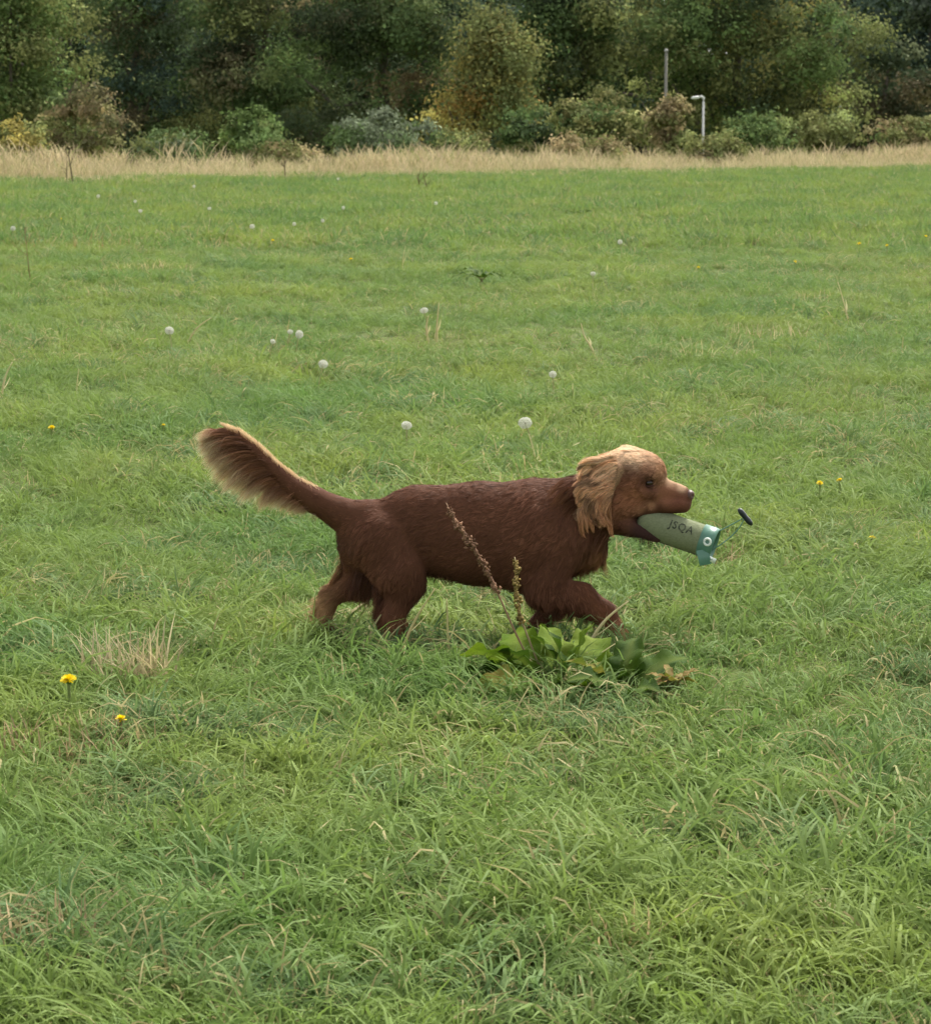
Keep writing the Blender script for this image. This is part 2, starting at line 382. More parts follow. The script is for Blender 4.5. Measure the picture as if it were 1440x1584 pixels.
def tree(name, label, cat, px, Y, wpx, top, bot, pal, n, size, seed, group=None, nlobe=18, trunk=0.22, clump=0.45, shape=1.0, in_clump=45, tint=1.0):
    r = np.random.default_rng(seed); c = at_y(px, (top + bot) / 2, Y); sc = Y / FPX
    x = c[0]; gzb = float(gz(x, Y)); zt = at_y(px, top, Y)[2]; zb = max(at_y(px, bot, Y)[2], gzb + 0.1); W = wpx * sc / 2; H = (zt - zb) / 2; zc = (zt + zb) / 2
    root = empty(name, (x, Y, gzb)); lobes = []
    for k in range(nlobe):
        hf = (k + r.uniform(0.2, .8)) / nlobe; a = r.uniform(0, 2 * math.pi)        # a dome of lobes reaching down to the ground
        prof = math.sqrt(max(0.05, 1 - max(0, (hf - .30) / .72) ** 2)) * (0.82 + .18 * min(1, hf / .3)); f = r.uniform(0.28, 0.44) * (1.1 - .3 * hf)
        rad = prof * r.uniform(.55, .85) * (1 if k % 4 else .3)
        lobes.append((math.cos(a) * rad * W, math.sin(a) * rad * W * .75, zb - gzb + hf * 2 * H * .92, f * W * r.uniform(.9, 1.25), f * W, max(f * W * r.uniform(.55, .85), .1)))
    for k in range(nlobe // 2):
        hf = r.uniform(.05, .75); lobes.append((r.uniform(-.6, .6) * W, -.62 * W * r.uniform(.7, 1.1), zb - gzb + hf * 2 * H * .9, .27 * W, .22 * W, .2 * W))
    lobes.append((0, 0, zc - gzb, 0.55 * W, 0.45 * W, 0.75 * H))
    v, q, col = foliage(r, lobes, n, size, pal, clump, in_clump=in_clump); col = col * tint
    v[:, 2] = np.maximum(v[:, 2], 0.02)
    tr = woody(r, np.array([0, 0, -0.15]), max(zc - gzb + 0.5 * H, 0.5), lobes, trunk, min(9, nlobe))
    link('trunk', tr.mesh('trunk', [M_BARK]), root)
    link('crown', np_mesh('crown', v, q, [M_LEAF], smooth=False, attrs={'Col': col}), root)
    return tag(root, label, cat, group)

WOOD = 'trees along the edge of the wood'
TREES = [
 ('oak_tree', 'mid-green leafy tree behind the yellow-green bush, its crown brighter than the dark wood beside it', 10, 72, 290, -130, 235, dict(green=3, mid=3, olive=2, light=1), 17000, .15, WOOD),
 ('broadleaf_tree', 'dark green tree rising behind the tan-leaved hawthorn', 215, 94, 320, -170, 240, dict(dark=4, green=2, blue=1, brown=1), 16000, .19, WOOD),
 ('broadleaf_tree', 'dark brownish-green tree behind the small round green bush', 385, 91, 330, -130, 238, dict(dark=3, brown=1, green=2.5, olive=.7), 17000, .19, WOOD),
 ('broadleaf_tree', 'green tree with olive and tan upper leaves behind the grey-green willow bush', 585, 87, 330, -110, 238, dict(green=3, olive=2, dark=2, brown=1, tan=.5), 19000, .18, WOOD),
 ('maple_tree', 'yellowing tree with golden-orange leaves between two darker green trees', 762, 80, 170, 15, 238, dict(yellow=2.2, olive=4, light=2, gold=.25), 10000, .15, WOOD),
 ('broadleaf_tree', 'olive-green tree beside the yellowing tree, behind the tan bramble thicket', 895, 85, 240, -120, 236, dict(green=3, olive=2.2, dark=2), 15000, .18, WOOD),
 ('oak_tree', 'large rounded tree turning yellow-green and rusty behind the bare pole', 1135, 87, 450, -80, 215, dict(green=3, olive=3, mid=2, yellow=.7, dark=1), 27000, .18, WOOD),
 ('broadleaf_tree', 'bluish dark green tree to the right of the rounded yellowing oak', 1425, 106, 330, -150, 225, dict(blue=4, dark=3, brown=.6), 15000, .21, WOOD),
 ('broadleaf_tree', 'tall dark tree deep in the wood behind the hawthorn', 110, 116, 380, -230, 235, dict(dark=4, green=2, blue=1), 9000, .27, 'taller trees deeper in the wood'),
 ('broadleaf_tree', 'tall brown-green tree deep in the wood above the willow bush', 480, 118, 420, -230, 235, dict(dark=3, green=2, brown=2), 10000, .27, 'taller trees deeper in the wood'),
 ('broadleaf_tree', 'tall grey-green tree deep in the wood above the golden tree', 745, 116, 400, -230, 235, dict(dark=3, green=2, brown=1, grey=1), 10000, .27, 'taller trees deeper in the wood'),
 ('broadleaf_tree', 'tall dark tree deep in the wood above the rounded oak', 1010, 118, 420, -230, 235, dict(dark=4, green=2, blue=1), 10000, .27, 'taller trees deeper in the wood'),
 ('broadleaf_tree', 'tall blue-green tree deep in the wood between the oak and the wood edge', 1290, 120, 420, -230, 235, dict(blue=4, dark=3), 10000, .27, 'taller trees deeper in the wood'),
 ('broadleaf_tree', 'dark low-branched tree filling the wood between hawthorn and willow bush', 300, 110, 300, -30, 240, dict(dark=4, blue=1), 7000, .24, 'low trees in the dark of the wood'),
 ('broadleaf_tree', 'dark low-branched tree behind the golden tree and the bramble thicket', 690, 106, 330, -30, 240, dict(dark=4, blue=1), 7000, .24, 'low trees in the dark of the wood'),
 ('broadleaf_tree', 'dark brownish low-branched tree below the bluish tree', 1365, 100, 190, 60, 222, dict(brown=3, dark=3), 6000, .19, 'low trees in the dark of the wood'),
]
for i, (nm, lb, px, Y, w, top, bot, pal, n, sz, g) in enumerate(TREES):
    tree(nm, lb, 'tree', px, Y, w, top, bot, pal, int(n * (1.75 if Y < 100 else 1.2)), sz * (.74 if Y < 100 else .9), 900 + i, g, 18, 0.3, 0.62, in_clump=95)
def far_wood():
    r = np.random.default_rng(77); lobes = [(x + r.uniform(-1, 1), yy + r.uniform(-3, 3), -3.6 + z, r.uniform(2.5, 4), 2.5, r.uniform(2, 3)) for yy in (133, 145) for x in np.arange(-38, 39, 2.8) for z in (1.5, 5, 8.5, 11.5)]
    v, q, col = foliage(r, lobes, 150000, .7, dict(dark=4, blue=2, green=1, brown=.6), 1.1)
    o = link('distant_wood', np_mesh('distant_wood', v, q, [M_LEAF], smooth=False, attrs={'Col': col})); tag(o, 'dark mass of woodland far behind the separate trees', 'wood', kind='stuff')
far_wood()
SHRUBS = [
 ('hawthorn_bush', 'tan and olive leaved hawthorn bush standing in the dry grass', 132, 55, 165, 136, 250, dict(olive=3, tan=3, green=1.5, brown=1), 5200, .085, 'bushes behind the dry grass'),
 ('bush', 'yellow-green bush beside the tan-leaved hawthorn', 28, 50, 120, 190, 262, dict(yellow=2, olive=2, light=2), 3600, .08, 'bushes behind the dry grass'),
 ('bush', 'small round bright green bush in front of the dark wood', 398, 62, 105, 168, 245, dict(mid=3, green=3, light=1), 3600, .10, 'bushes behind the dry grass'),
 ('willow_bush', 'wide grey-green willow bush behind the dry grass', 592, 60, 190, 178, 250, dict(grey=4, green=2), 5200, .09, 'bushes behind the dry grass'),
 ('bramble_thicket', 'olive and tan bramble thicket at the foot of the bare pole', 930, 60, 165, 142, 245, dict(olive=3, tan=2, green=2), 5200, .09, 'bushes behind the dry grass'),
 ('bramble_thicket', 'olive bramble thicket between the bare pole and the white lamp post', 1030, 58, 78, 142, 240, dict(olive=3, tan=2, light=1), 3600, .085, 'bushes behind the dry grass'),
 ('bush', 'low green bush beside the white lamp post', 1178, 58, 130, 178, 238, dict(green=3, light=2, olive=1), 3400, .085, 'bushes behind the dry grass'),
 ('bush', 'low olive bush under the rounded yellowing oak', 1265, 60, 130, 178, 232, dict(olive=4, light=2, tan=1), 3400, .085, 'bushes behind the dry grass'),
 ('bush', 'low tan-olive bush below the bluish dark tree', 1400, 60, 130, 186, 232, dict(olive=3, tan=2, green=1), 3200, .085, 'bushes behind the dry grass'),
 ('weed_clump', 'low green nettle clump between the hawthorn and the round green bush', 262, 54, 150, 206, 258, dict(green=3, olive=2, grey=1), 3000, .075, 'bushes behind the dry grass'),
 ('weed_clump', 'low mixed nettle clump below the round green bush', 430, 53, 130, 212, 258, dict(olive=2, green=2, tan=1.5), 2600, .075, 'bushes behind the dry grass'),
 ('weed_clump', 'low olive weed clump between willow bush and golden tree', 712, 55, 120, 205, 252, dict(olive=3, green=2, tan=1), 2600, .08, 'bushes behind the dry grass'),
 ('bush', 'dark green bush at the foot of the golden tree', 820, 66, 120, 168, 240, dict(dark=2, green=3, olive=1), 3200, .1, 'bushes behind the dry grass'),
 ('weed_clump', 'low dry weed clump in front of the olive and tan bramble thicket', 905, 51, 160, 214, 258, dict(olive=3, tan=3), 2400, .075, 'bushes behind the dry grass'),
 ('weed_clump', 'low tan weed clump at the foot of the white lamp post', 1095, 52, 110, 212, 252, dict(light=2, olive=2, tan=2), 2200, .075, 'bushes behind the dry grass'),
]
for i, (nm, lb, px, Y, w, top, bot, pal, n, sz, g) in enumerate(SHRUBS):
    tree(nm, lb, 'bush', px, Y, w, top, bot, pal, n, sz, 1300 + i, g, 13, 0.05, 0.19, 0.6, 26, 1.08)

# lamp post and pole down beyond the bushes
def lamp_post():
    Y = 73; top = at_y(1088, 149, Y); base = np.array([top[0], Y, float(gz(top[0], Y)) - 0.1]); root = empty('lamp_post', base); h = top[2] - base[2]
    P = Parts(); P.tube([(0, 0, 0), (0, 0, 1.0), (0, 0, 1.02), (0, 0, h - .12)], [0.045, 0.045, 0.032, 0.027], 10, (0.45, 0.45, 0.43)); link('pole', P.mesh('pole', [M_METAL]), root)
    P = Parts(); P.tube([(0.0, 0, h - .16), (0.0, 0, h - .03), (-.05, 0, h + .0), (-.12, 0, h - .01)], [0.030, 0.036, 0.032, 0.024], 8, (0.5, 0.5, 0.48)); link('bracket', P.mesh('bracket', [M_METAL]), root)
    P = Parts(); P.tube([(-.10, 0, h - .01), (-.13, 0, h - .015), (-.27, 0, h - .03), (-.31, 0, h - .035)], [0.022, 0.04, 0.034, 0.015], 8, (0.62, 0.62, 0.60)); link('lantern', P.mesh('lantern', [M_METAL]), root)
    tag(root, 'white metal lamp post with a short side lantern beyond the bushes', 'lamp post')
    Y = 72; t = at_y(1030.5, 78, Y); b = at_y(1028, 250, Y); g = float(gz(t[0], Y)) - 0.2; root = empty('utility_pole', (b[0], Y, g)); P = Parts()
    P.tube([(0, 0, 0), ((t[0] - b[0]) * .5, 0, (t[2] - g) * .5), (t[0] - b[0], 0, t[2] - g)], [0.05, 0.040, 0.035], 9, (0.22, 0.21, 0.18)); link('pole', P.mesh('pole', [M_BARK]), root)
    P = Parts(); P.tube([(t[0] - b[0], 0, t[2] - g - .02), (t[0] - b[0], 0, t[2] - g + .05)], [0.058, 0.03], 9, (0.33, 0.32, 0.30)); link('pole_cap', P.mesh('pole_cap', [M_METAL]), root)
    tag(root, 'bare grey wooden pole in front of the rounded oak', 'pole')
lamp_post()

# ------------------------------------------------------------------ the dog
DOG_Y = float(at_z(720, 996, 0)[1])
def dp(px, py, lat=0.0):
    """photo pixel on the dog's side plane (+ sideways offset in pixels, + = away from camera)"""
    p = at_y(px, py, DOG_Y); return np.array([p[0], DOG_Y + lat * MPX, p[2]])
MPX = float(at_y(721, 850, DOG_Y)[0] - at_y(720, 850, DOG_Y)[0])     # metres per photo pixel there
PR = []
CUTS = []
def cut(a, ra, b, rb, ky=1.0, k=6):
    for sg in (1, -1): CUTS.append(dict(a=dp(a[0], a[1], sg * a[2]), b=dp(b[0], b[1], sg * b[2]), ra=ra * MPX, rb=rb * MPX, ky=ky, k=k * MPX))
def prim(a, ra, b, rb, ky=1.0, k=14, fl=11, comb=(-1, 0, .25), lift=.35, mirror=False):
    """round cone from a to b in photo px (x, y, lateral); ky squeezes sideways; fur length fl px; comb (forward, lateral, down)"""
    PR.append(dict(a=dp(*a), b=dp(*b), ra=ra * MPX, rb=rb * MPX, ky=ky, k=k * MPX, fl=fl * MPX, comb=np.array([comb[0], comb[1], -comb[2]]), lift=lift))
    if mirror: prim((a[0], a[1], -a[2]), ra, (b[0], b[1], -b[2]), rb, ky, k, fl, (comb[0], -comb[1], comb[2]), lift)
BK = (-1, 0, .30)
prim((582, 836, 0), 58, (650, 820, 0), 68, .68, 10, 12, BK)
prim((650, 820, 0), 68, (740, 825, 0), 79, .68, 10, 12, BK)
prim((740, 825, 0), 79, (825, 830, 0), 85, .72, 10, 12, BK)
prim((825, 830, 0), 85, (890, 832, 0), 50, .80, 16, 14, (-.8, 0, .6))
prim((845, 800, 0), 56, (905, 778, 0), 45, .72, 20, 16, (-1, 0, .5))
prim((890, 800, 0), 48, (945, 765, 0), 40, .85, 18, 16, (-.8, 0, .7))
prim((885, 850, 0), 34, (912, 858, 0), 20, .95, 18, 22, (-.1, 0, 1), .25)
# head
prim((946, 738, 0), 37, (975, 735, 0), 42, .92, 12, 15, (-1, 0, .15), .45)
prim((975, 735, 0), 43, (998, 733, 0), 33, .90, 10, 9, (-1, 0, .1), .38)
prim((955, 768, 0), 36, (990, 768, 0), 27, .98, 12, 10, (-1, 0, .4))
prim((998, 762, 0), 27, (1046, 769, 0), 18, .86, 10, 5, (-1, 0, .15), .2)
prim((1014, 748, 0), 13, (1056, 761, 0), 10, .75, 5, 3, (-1, 0, 0), .12)
prim((1005, 781, -9), 14, (1056, 781, -8), 11.5, .85, 7, 3.5, (-.9, 0, .5), .2, mirror=True)
prim((968, 786, -16), 15, (1005, 781, -12), 12, .85, 8, 5, (-.9, 0, .5), .2, mirror=True)
prim((1058, 768, 0), 10, (1063, 768, 0), 8, 1.15, 5, 1.5, (-1, 0, 0), .1)
prim((1046, 776, 0), 15, (1057, 777, 0), 12, 1.0, 6, 3, (-.8, 0, .5), .2)
prim((1026, 780, -17), 11, (1050, 780, -13), 10, .8, 3, 4, (-.8, 0, .6), .25, mirror=True)
prim((996, 729, -22), 12, (1014, 732, -19), 8, .9, 6, 6, (-1, 0, 0), .2, mirror=True)        # brow
prim((996, 756, -26), 9, (1008, 760, -22), 8, .8, 8, 4, (-1, 0, .2), .2, mirror=True)         # cheek bone
prim((940, 800, 0), 28, (975, 812, 0), 16, .95, 10, 9, (-.9, 0, .5))
prim((972, 815, 0), 14, (1014, 831, 0), 6, 1.6, 7, 4, (-.9, 0, .3), .2)
prim((968, 812, -21), 12, (1016, 831, -20), 6, .6, 6, 4, (-.9, 0, .3), .2, mirror=True)
# ears
prim((948, 722, -38), 13, (925, 755, -45), 20, .45, 8, 7, (-.75, -.15, .6), .15, mirror=True)
prim((925, 755, -45), 20, (908, 788, -47), 20, .42, 8, 7, (-.45, -.1, 1), .15, mirror=True)
# hind legs: near one forward under the body, far one pushing off behind
prim((592, 838, -26), 50, (618, 880, -36), 38, .62, 9, 13, (-.6, 0, .8))
prim((618, 880, -35), 37, (634, 900, -34), 24, .70, 12, 12, (-.4, 0, 1))
prim((630, 898, -31), 27, (604, 946, -30), 22, .75, 10, 15, (-.5, 0, 1))
prim((604, 946, -30), 21, (613, 980, -30), 18, .85, 8, 16, (-.2, 0, 1))
prim((612, 982, -30), 15, (629, 988, -31), 11, 1.1, 7, 10, (.3, 0, 1))
prim((572, 842, 20), 50, (566, 885, 30), 37, .66, 16, 12, (-.6, 0, .8))
prim((566, 885, 30), 35, (560, 905, 32), 26, .75, 12, 14, (-.6, 0, 1))
prim((558, 902, 32), 26, (512, 925, 32), 16, .75, 10, 16, (-.8, 0, .7))
prim((512, 925, 32), 15, (497, 966, 32), 13, .85, 8, 15, (-.8, 0, .6))
prim((497, 968, 32), 13, (512, 978, 32), 10, 1.1, 7, 9, (.2, 0, 1))
# fore legs: near one reaching forward, far one under the chest
prim((868, 832, -38), 44, (842, 886, -44), 32, .50, 9, 13, (-.5, 0, 1))
prim((842, 888, -43), 31, (838, 906, -41), 26, .60, 12, 14, (-.3, 0, 1))
prim((840, 908, -38), 27, (896, 920, -36), 24, .72, 12, 13, (.2, 0, 1))
prim((896, 920, -36), 24, (930, 942, -35), 19, .78, 10, 12, (.3, 0, 1))
prim((930, 942, -35), 18, (946, 966, -35), 16, .9, 8, 12, (.3, 0, 1))
prim((946, 968, -35), 15, (958, 974, -35), 11, 1.1, 7, 9, (.5, 0, .8))
prim((862, 860, 34), 44, (850, 905, 36), 30, .6, 14, 12, (-.3, 0, 1))
prim((850, 905, 36), 28, (856, 948, 34), 19, .75, 10, 14, (-.3, 0, 1))
prim((856, 948, 34), 18, (832, 972, 34), 14, .85, 8, 14, (-.3, 0, 1))
prim((832, 974, 34), 13, (842, 982, 34), 11, 1.1, 7, 9, (.2, 0, 1))
# tail
prim((560, 808, 0), 36, (528, 795, 0), 25, .85, 16, 12, (-1, 0, -.3))
TAIL = [(528, 795, 25), (488, 774, 20), (455, 754, 16), (425, 728, 12), (395, 697, 9.5), (368, 675, 7.5), (346, 666, 5)]
for (x0, y0, r0), (x1, y1, r1) in zip(TAIL[:-1], TAIL[1:]):
    prim((x0, y0, 0), r0, (x1, y1, 0), r1, .95, 5, 9, (-1, 0, -.6), .22)

def prim_dist(p, q):
    a, b = q['a'], q['b']; s = np.array([1, 1 / q['ky'], 1]); pa = (p - a) * s; ba = (b - a) * s
    t = np.clip((pa @ ba) / (ba @ ba + 1e-12), 0, 1)
    return np.linalg.norm(pa - t[..., None] * ba, axis=-1) - (q['ra'] + (q['rb'] - q['ra']) * t)
def build_volume(h):
    lo = np.min([np.minimum(q['a'], q['b']) - max(q['ra'], q['rb']) for q in PR], axis=0) - 0.02
    hi = np.max([np.maximum(q['a'], q['b']) + max(q['ra'], q['rb']) for q in PR], axis=0) + 0.02
    dims = np.ceil((hi - lo) / h).astype(int) + 1; vol = np.full(dims, 0.06, np.float32)
    for q in PR:
        m = max(q['ra'], q['rb']) + 0.055
        i0 = np.maximum(((np.minimum(q['a'], q['b']) - m - lo) / h).astype(int), 0); i1 = np.minimum(((np.maximum(q['a'], q['b']) + m - lo) / h).astype(int) + 2, dims)
        g = np.stack(np.meshgrid(*[lo[k] + h * np.arange(i0[k], i1[k]) for k in range(3)], indexing='ij'), -1)
        d = prim_dist(g, q); sub = vol[i0[0]:i1[0], i0[1]:i1[1], i0[2]:i1[2]]; k = q['k']
        hh = np.maximum(k - np.abs(sub - d), 0) / k
        sub[...] = np.minimum(sub, d) - hh * hh * k * 0.25
    for q in CUTS:
        m = max(q['ra'], q['rb']) / min(q['ky'], 1) + 0.02
        i0 = np.maximum(((np.minimum(q['a'], q['b']) - m - lo) / h).astype(int), 0); i1 = np.minimum(((np.maximum(q['a'], q['b']) + m - lo) / h).astype(int) + 2, dims)
        g = np.stack(np.meshgrid(*[lo[k] + h * np.arange(i0[k], i1[k]) for k in range(3)], indexing='ij'), -1)
        d = -prim_dist(g, q); sub = vol[i0[0]:i1[0], i0[1]:i1[1], i0[2]:i1[2]]; k = q['k']; hh = np.maximum(k - np.abs(sub - d), 0) / k
        sub[...] = np.maximum(sub, d) + hh * hh * k * 0.25
    return lo, vol
def surface_nets(vol, lo, h):
    s = vol < 0; nx, ny, nz = vol.shape
    acc = np.zeros((nx - 1, ny - 1, nz - 1, 3), np.float32); cnt = np.zeros((nx - 1, ny - 1, nz - 1), np.float32)
    C = [(i, j, k) for i in (0, 1) for j in (0, 1) for k in (0, 1)]
    sl = lambda c: (slice(c[0], nx - 1 + c[0]), slice(c[1], ny - 1 + c[1]), slice(c[2], nz - 1 + c[2]))
    for c in C:
        for ax in range(3):
            if c[ax]: continue
            e = list(c); e[ax] = 1; v0, v1 = vol[sl(c)], vol[sl(e)]
            x = (v0 < 0) != (v1 < 0); t = np.where(x, v0 / np.where(x, v0 - v1, 1), 0)
            for k in range(3): acc[..., k] += x * (t if k == ax else c[k])
            cnt += x
    act = cnt > 0; idx = -np.ones(act.shape, int); idx[act] = np.arange(act.sum())
    cell = np.argwhere(act); verts = lo + h * (cell + acc[act] / cnt[act][:, None])
    quads = []
    for ax in range(3):
        u, w = (ax + 1) % 3, (ax + 2) % 3
        a = [slice(None)] * 3; b = [slice(None)] * 3; a[ax] = slice(0, -1); b[ax] = slice(1, None)
        s0, s1 = s[tuple(a)], s[tuple(b)]
        for flip in (0, 1):
            e = np.argwhere((s0 & ~s1) if not flip else (~s0 & s1))
            e = e[(e[:, u] > 0) & (e[:, w] > 0)]
            def cellid(du, dw):
                c = e.copy(); c[:, u] -= du; c[:, w] -= dw; return idx[c[:, 0], c[:, 1], c[:, 2]]
            q = np.stack([cellid(1, 1), cellid(0, 1), cellid(0, 0), cellid(1, 0)], 1)
            quads.append(q[:, ::-1] if flip else q)
    q = np.concatenate(quads); return verts, q[(q >= 0).all(1)]
cut((1002, 745, -34), 9, (1004, 745, -32), 8, 1.0, 5)
cut((1019, 763, -27), 3.5, (1013, 788, -29), 3.5, 1.2, 4)
cut((1068, 769, -11), 2.5, (1064, 773, -13), 2, 1, 2)
cut((962, 797, -40), 5, (1000, 797, -32), 5, 1.6, 5)
VH = 0.0032
VLO, VOL = build_volume(VH)
DV, DQ = surface_nets(VOL, VLO, VH)
GRAD = np.stack(np.gradient(VOL, VH), -1)
def vsample(A, p):
    f = (p - VLO) / VH; i = np.clip(f.astype(int), 0, np.array(VOL.shape) - 2); t = f - i; out = 0
    for a in (0, 1):
        for b in (0, 1):
            for c in (0, 1):
                w = (t[:, 0] if a else 1 - t[:, 0]) * (t[:, 1] if b else 1 - t[:, 1]) * (t[:, 2] if c else 1 - t[:, 2])
                x = A[i[:, 0] + a, i[:, 1] + b, i[:, 2] + c]; out = out + (w[:, None] * x if x.ndim == 2 else w * x)
    return out
def lin(c): return np.where(np.asarray(c) <= 0.04045, np.asarray(c) / 12.92, ((np.asarray(c) + 0.055) / 1.055) ** 2.4)
# coat colours: the chocolate body, tawny head top, ears and feathering, plus painted rim light, sheen and ear shadow (photo px, radius px, albedo)
CHOC = np.array([0.122, 0.051, 0.028])
MARKS = [(955, 692, 19, (.90, .63, .39), 2.2), (985, 688, 20, (.92, .65, .41), 2.3), (935, 700, 16, (.72, .46, .27), 1.5), (1008, 702, 14, (.70, .43, .25), 1.8), (1025, 722, 9, (.46, .24, .125), 1.8), (972, 722, 13, (.12, .048, .028), 1.5), (960, 745, 14, (.20, .085, .047), 1.2),  # tawny crown paled further as painted rim light; dark spot paints the ear-edge shadow
         (985, 752, 16, (.31, .13, .067), 1.6), (1018, 738, 9, (.38, .19, .10), 1.4), (975, 768, 16, (.30, .125, .065), 1.6), (1003, 720, 10, (.26, .11, .06), 1.4),
         (1030, 760, 14, (.27, .115, .06), 1.7), (1037, 742, 7, (.66, .43, .26), 2.2), (1054, 751, 6.5, (.64, .41, .25), 2.2), (1046, 775, 13, (.17, .066, .038), 2.0), (1022, 768, 7, (.25, .11, .058), 1.5), (1006, 779, 6, (.36, .175, .095), 1.5), (988, 785, 6, (.32, .15, .08), 1.4), (1001, 744, 12, (.055, .024, .017), 2.4),  # the two palest spots paint a sheen along the muzzle top
         (960, 790, 16, (.20, .085, .047), 1.2), (1000, 826, 26, (.055, .027, .024), 2.0), (1050, 791, 7, (.08, .032, .022), 1.6),
         (930, 868, 20, (.28, .13, .06), 1.0), (930, 945, 24, (.22, .088, .040), .9), (905, 908, 22, (.16, .064, .033), .7), (958, 968, 14, (.38, .21, .095), 1.0),
         (488, 945, 28, (.46, .27, .13), 1.2), (508, 900, 18, (.32, .16, .08), .9), (612, 968, 26, (.26, .12, .058), .9), (345, 662, 16, (.5, .3, .16), .8)]
EAR_TOP, EAR_MID, EAR_LOW = np.array([.92, .64, .40]), np.array([.80, .475, .27]), np.array([.48, .24, .125])
MK_P = np.array([dp(m[0], m[1])[[0, 2]] for m in MARKS]); MK_R = np.array([m[2] * MPX for m in MARKS]); MK_C = np.array([m[3] for m in MARKS]); MK_W = np.array([m[4] for m in MARKS])
def coat_colour(p):
    d2 = ((p[:, None, [0, 2]] - MK_P[None]) ** 2).sum(-1); w = MK_W * np.exp(-d2 / (MK_R ** 2))
    s = w.sum(1, keepdims=True); base = np.maximum(1 - s, 0.0) * 0.9 + 0.10
    return (w @ MK_C + base * CHOC) / (s + base)
def coat_field(p):
    D = np.stack([prim_dist(p, q) for q in PR], 1); w = np.exp(-(D - D.min(1, keepdims=True)) / (6 * MPX)); w /= w.sum(1, keepdims=True)
    return w @ np.array([q['fl'] for q in PR]), w @ np.stack([q['comb'] for q in PR]), w @ np.array([q['lift'] for q in PR]), D.argmin(1)
def sample_surface(n, r):
    v = DV[DQ]; a = np.linalg.norm(np.cross(v[:, 2] - v[:, 0], v[:, 3] - v[:, 1]), axis=1); f = r.choice(len(DQ), n, p=a / a.sum())
    s, t = r.uniform(size=(2, n, 1)); q = v[f]; return (q[:, 0] * (1 - s) + q[:, 1] * s) * (1 - t) + (q[:, 3] * (1 - s) + q[:, 2] * s) * t
def ribbons(paths, side, w0, c0, c1, taper=None):
    """paths (n,k,3) hair centre lines, side (n,3) or (n,k,3), widths, root and tip colours -> verts, quads, colours"""
    n, k, _ = paths.shape; s = np.linspace(0, 1, k)
    if side.ndim == 2: side = np.repeat(side[:, None], k, 1)
    w = w0[:, None] * (np.clip(1 - s ** 2.2, 0.06, 1) if taper is None else taper)[None]
    v = np.stack([paths - side * w[..., None] / 2, paths + side * w[..., None] / 2], 2).reshape(-1, 3)
    i = (np.arange(n)[:, None] * k + np.arange(k - 1)[None]) * 2; q = np.stack([i, i + 1, i + 3, i + 2], -1).reshape(-1, 4)
    c = c0[:, None] * (1 - s[None, :, None]) + c1[:, None] * s[None, :, None]; c = np.repeat(c.reshape(-1, 3), 2, axis=0)
    return v, q, c
def join(blocks):
    V, Q, C, o = [], [], [], 0
    for v, q, c in blocks: V.append(v); Q.append(q + o); C.append(c); o += len(v)
    return np.concatenate(V), np.concatenate(Q), np.concatenate(C)

def clump_tips(roots, paths, r, ng, amt):
    """pull hairs towards shared guide hairs"""
    gi = r.choice(len(roots), ng, replace=False); kd = KDTree(ng)
    for j, g in enumerate(gi): kd.insert(roots[g], j)
    kd.balance(); near = gi[np.array([kd.find(p)[1] for p in roots])]
    s = np.linspace(0, 1, paths.shape[1])[None, :, None]
    return paths + (paths[near] - paths) * amt * s ** 1.3

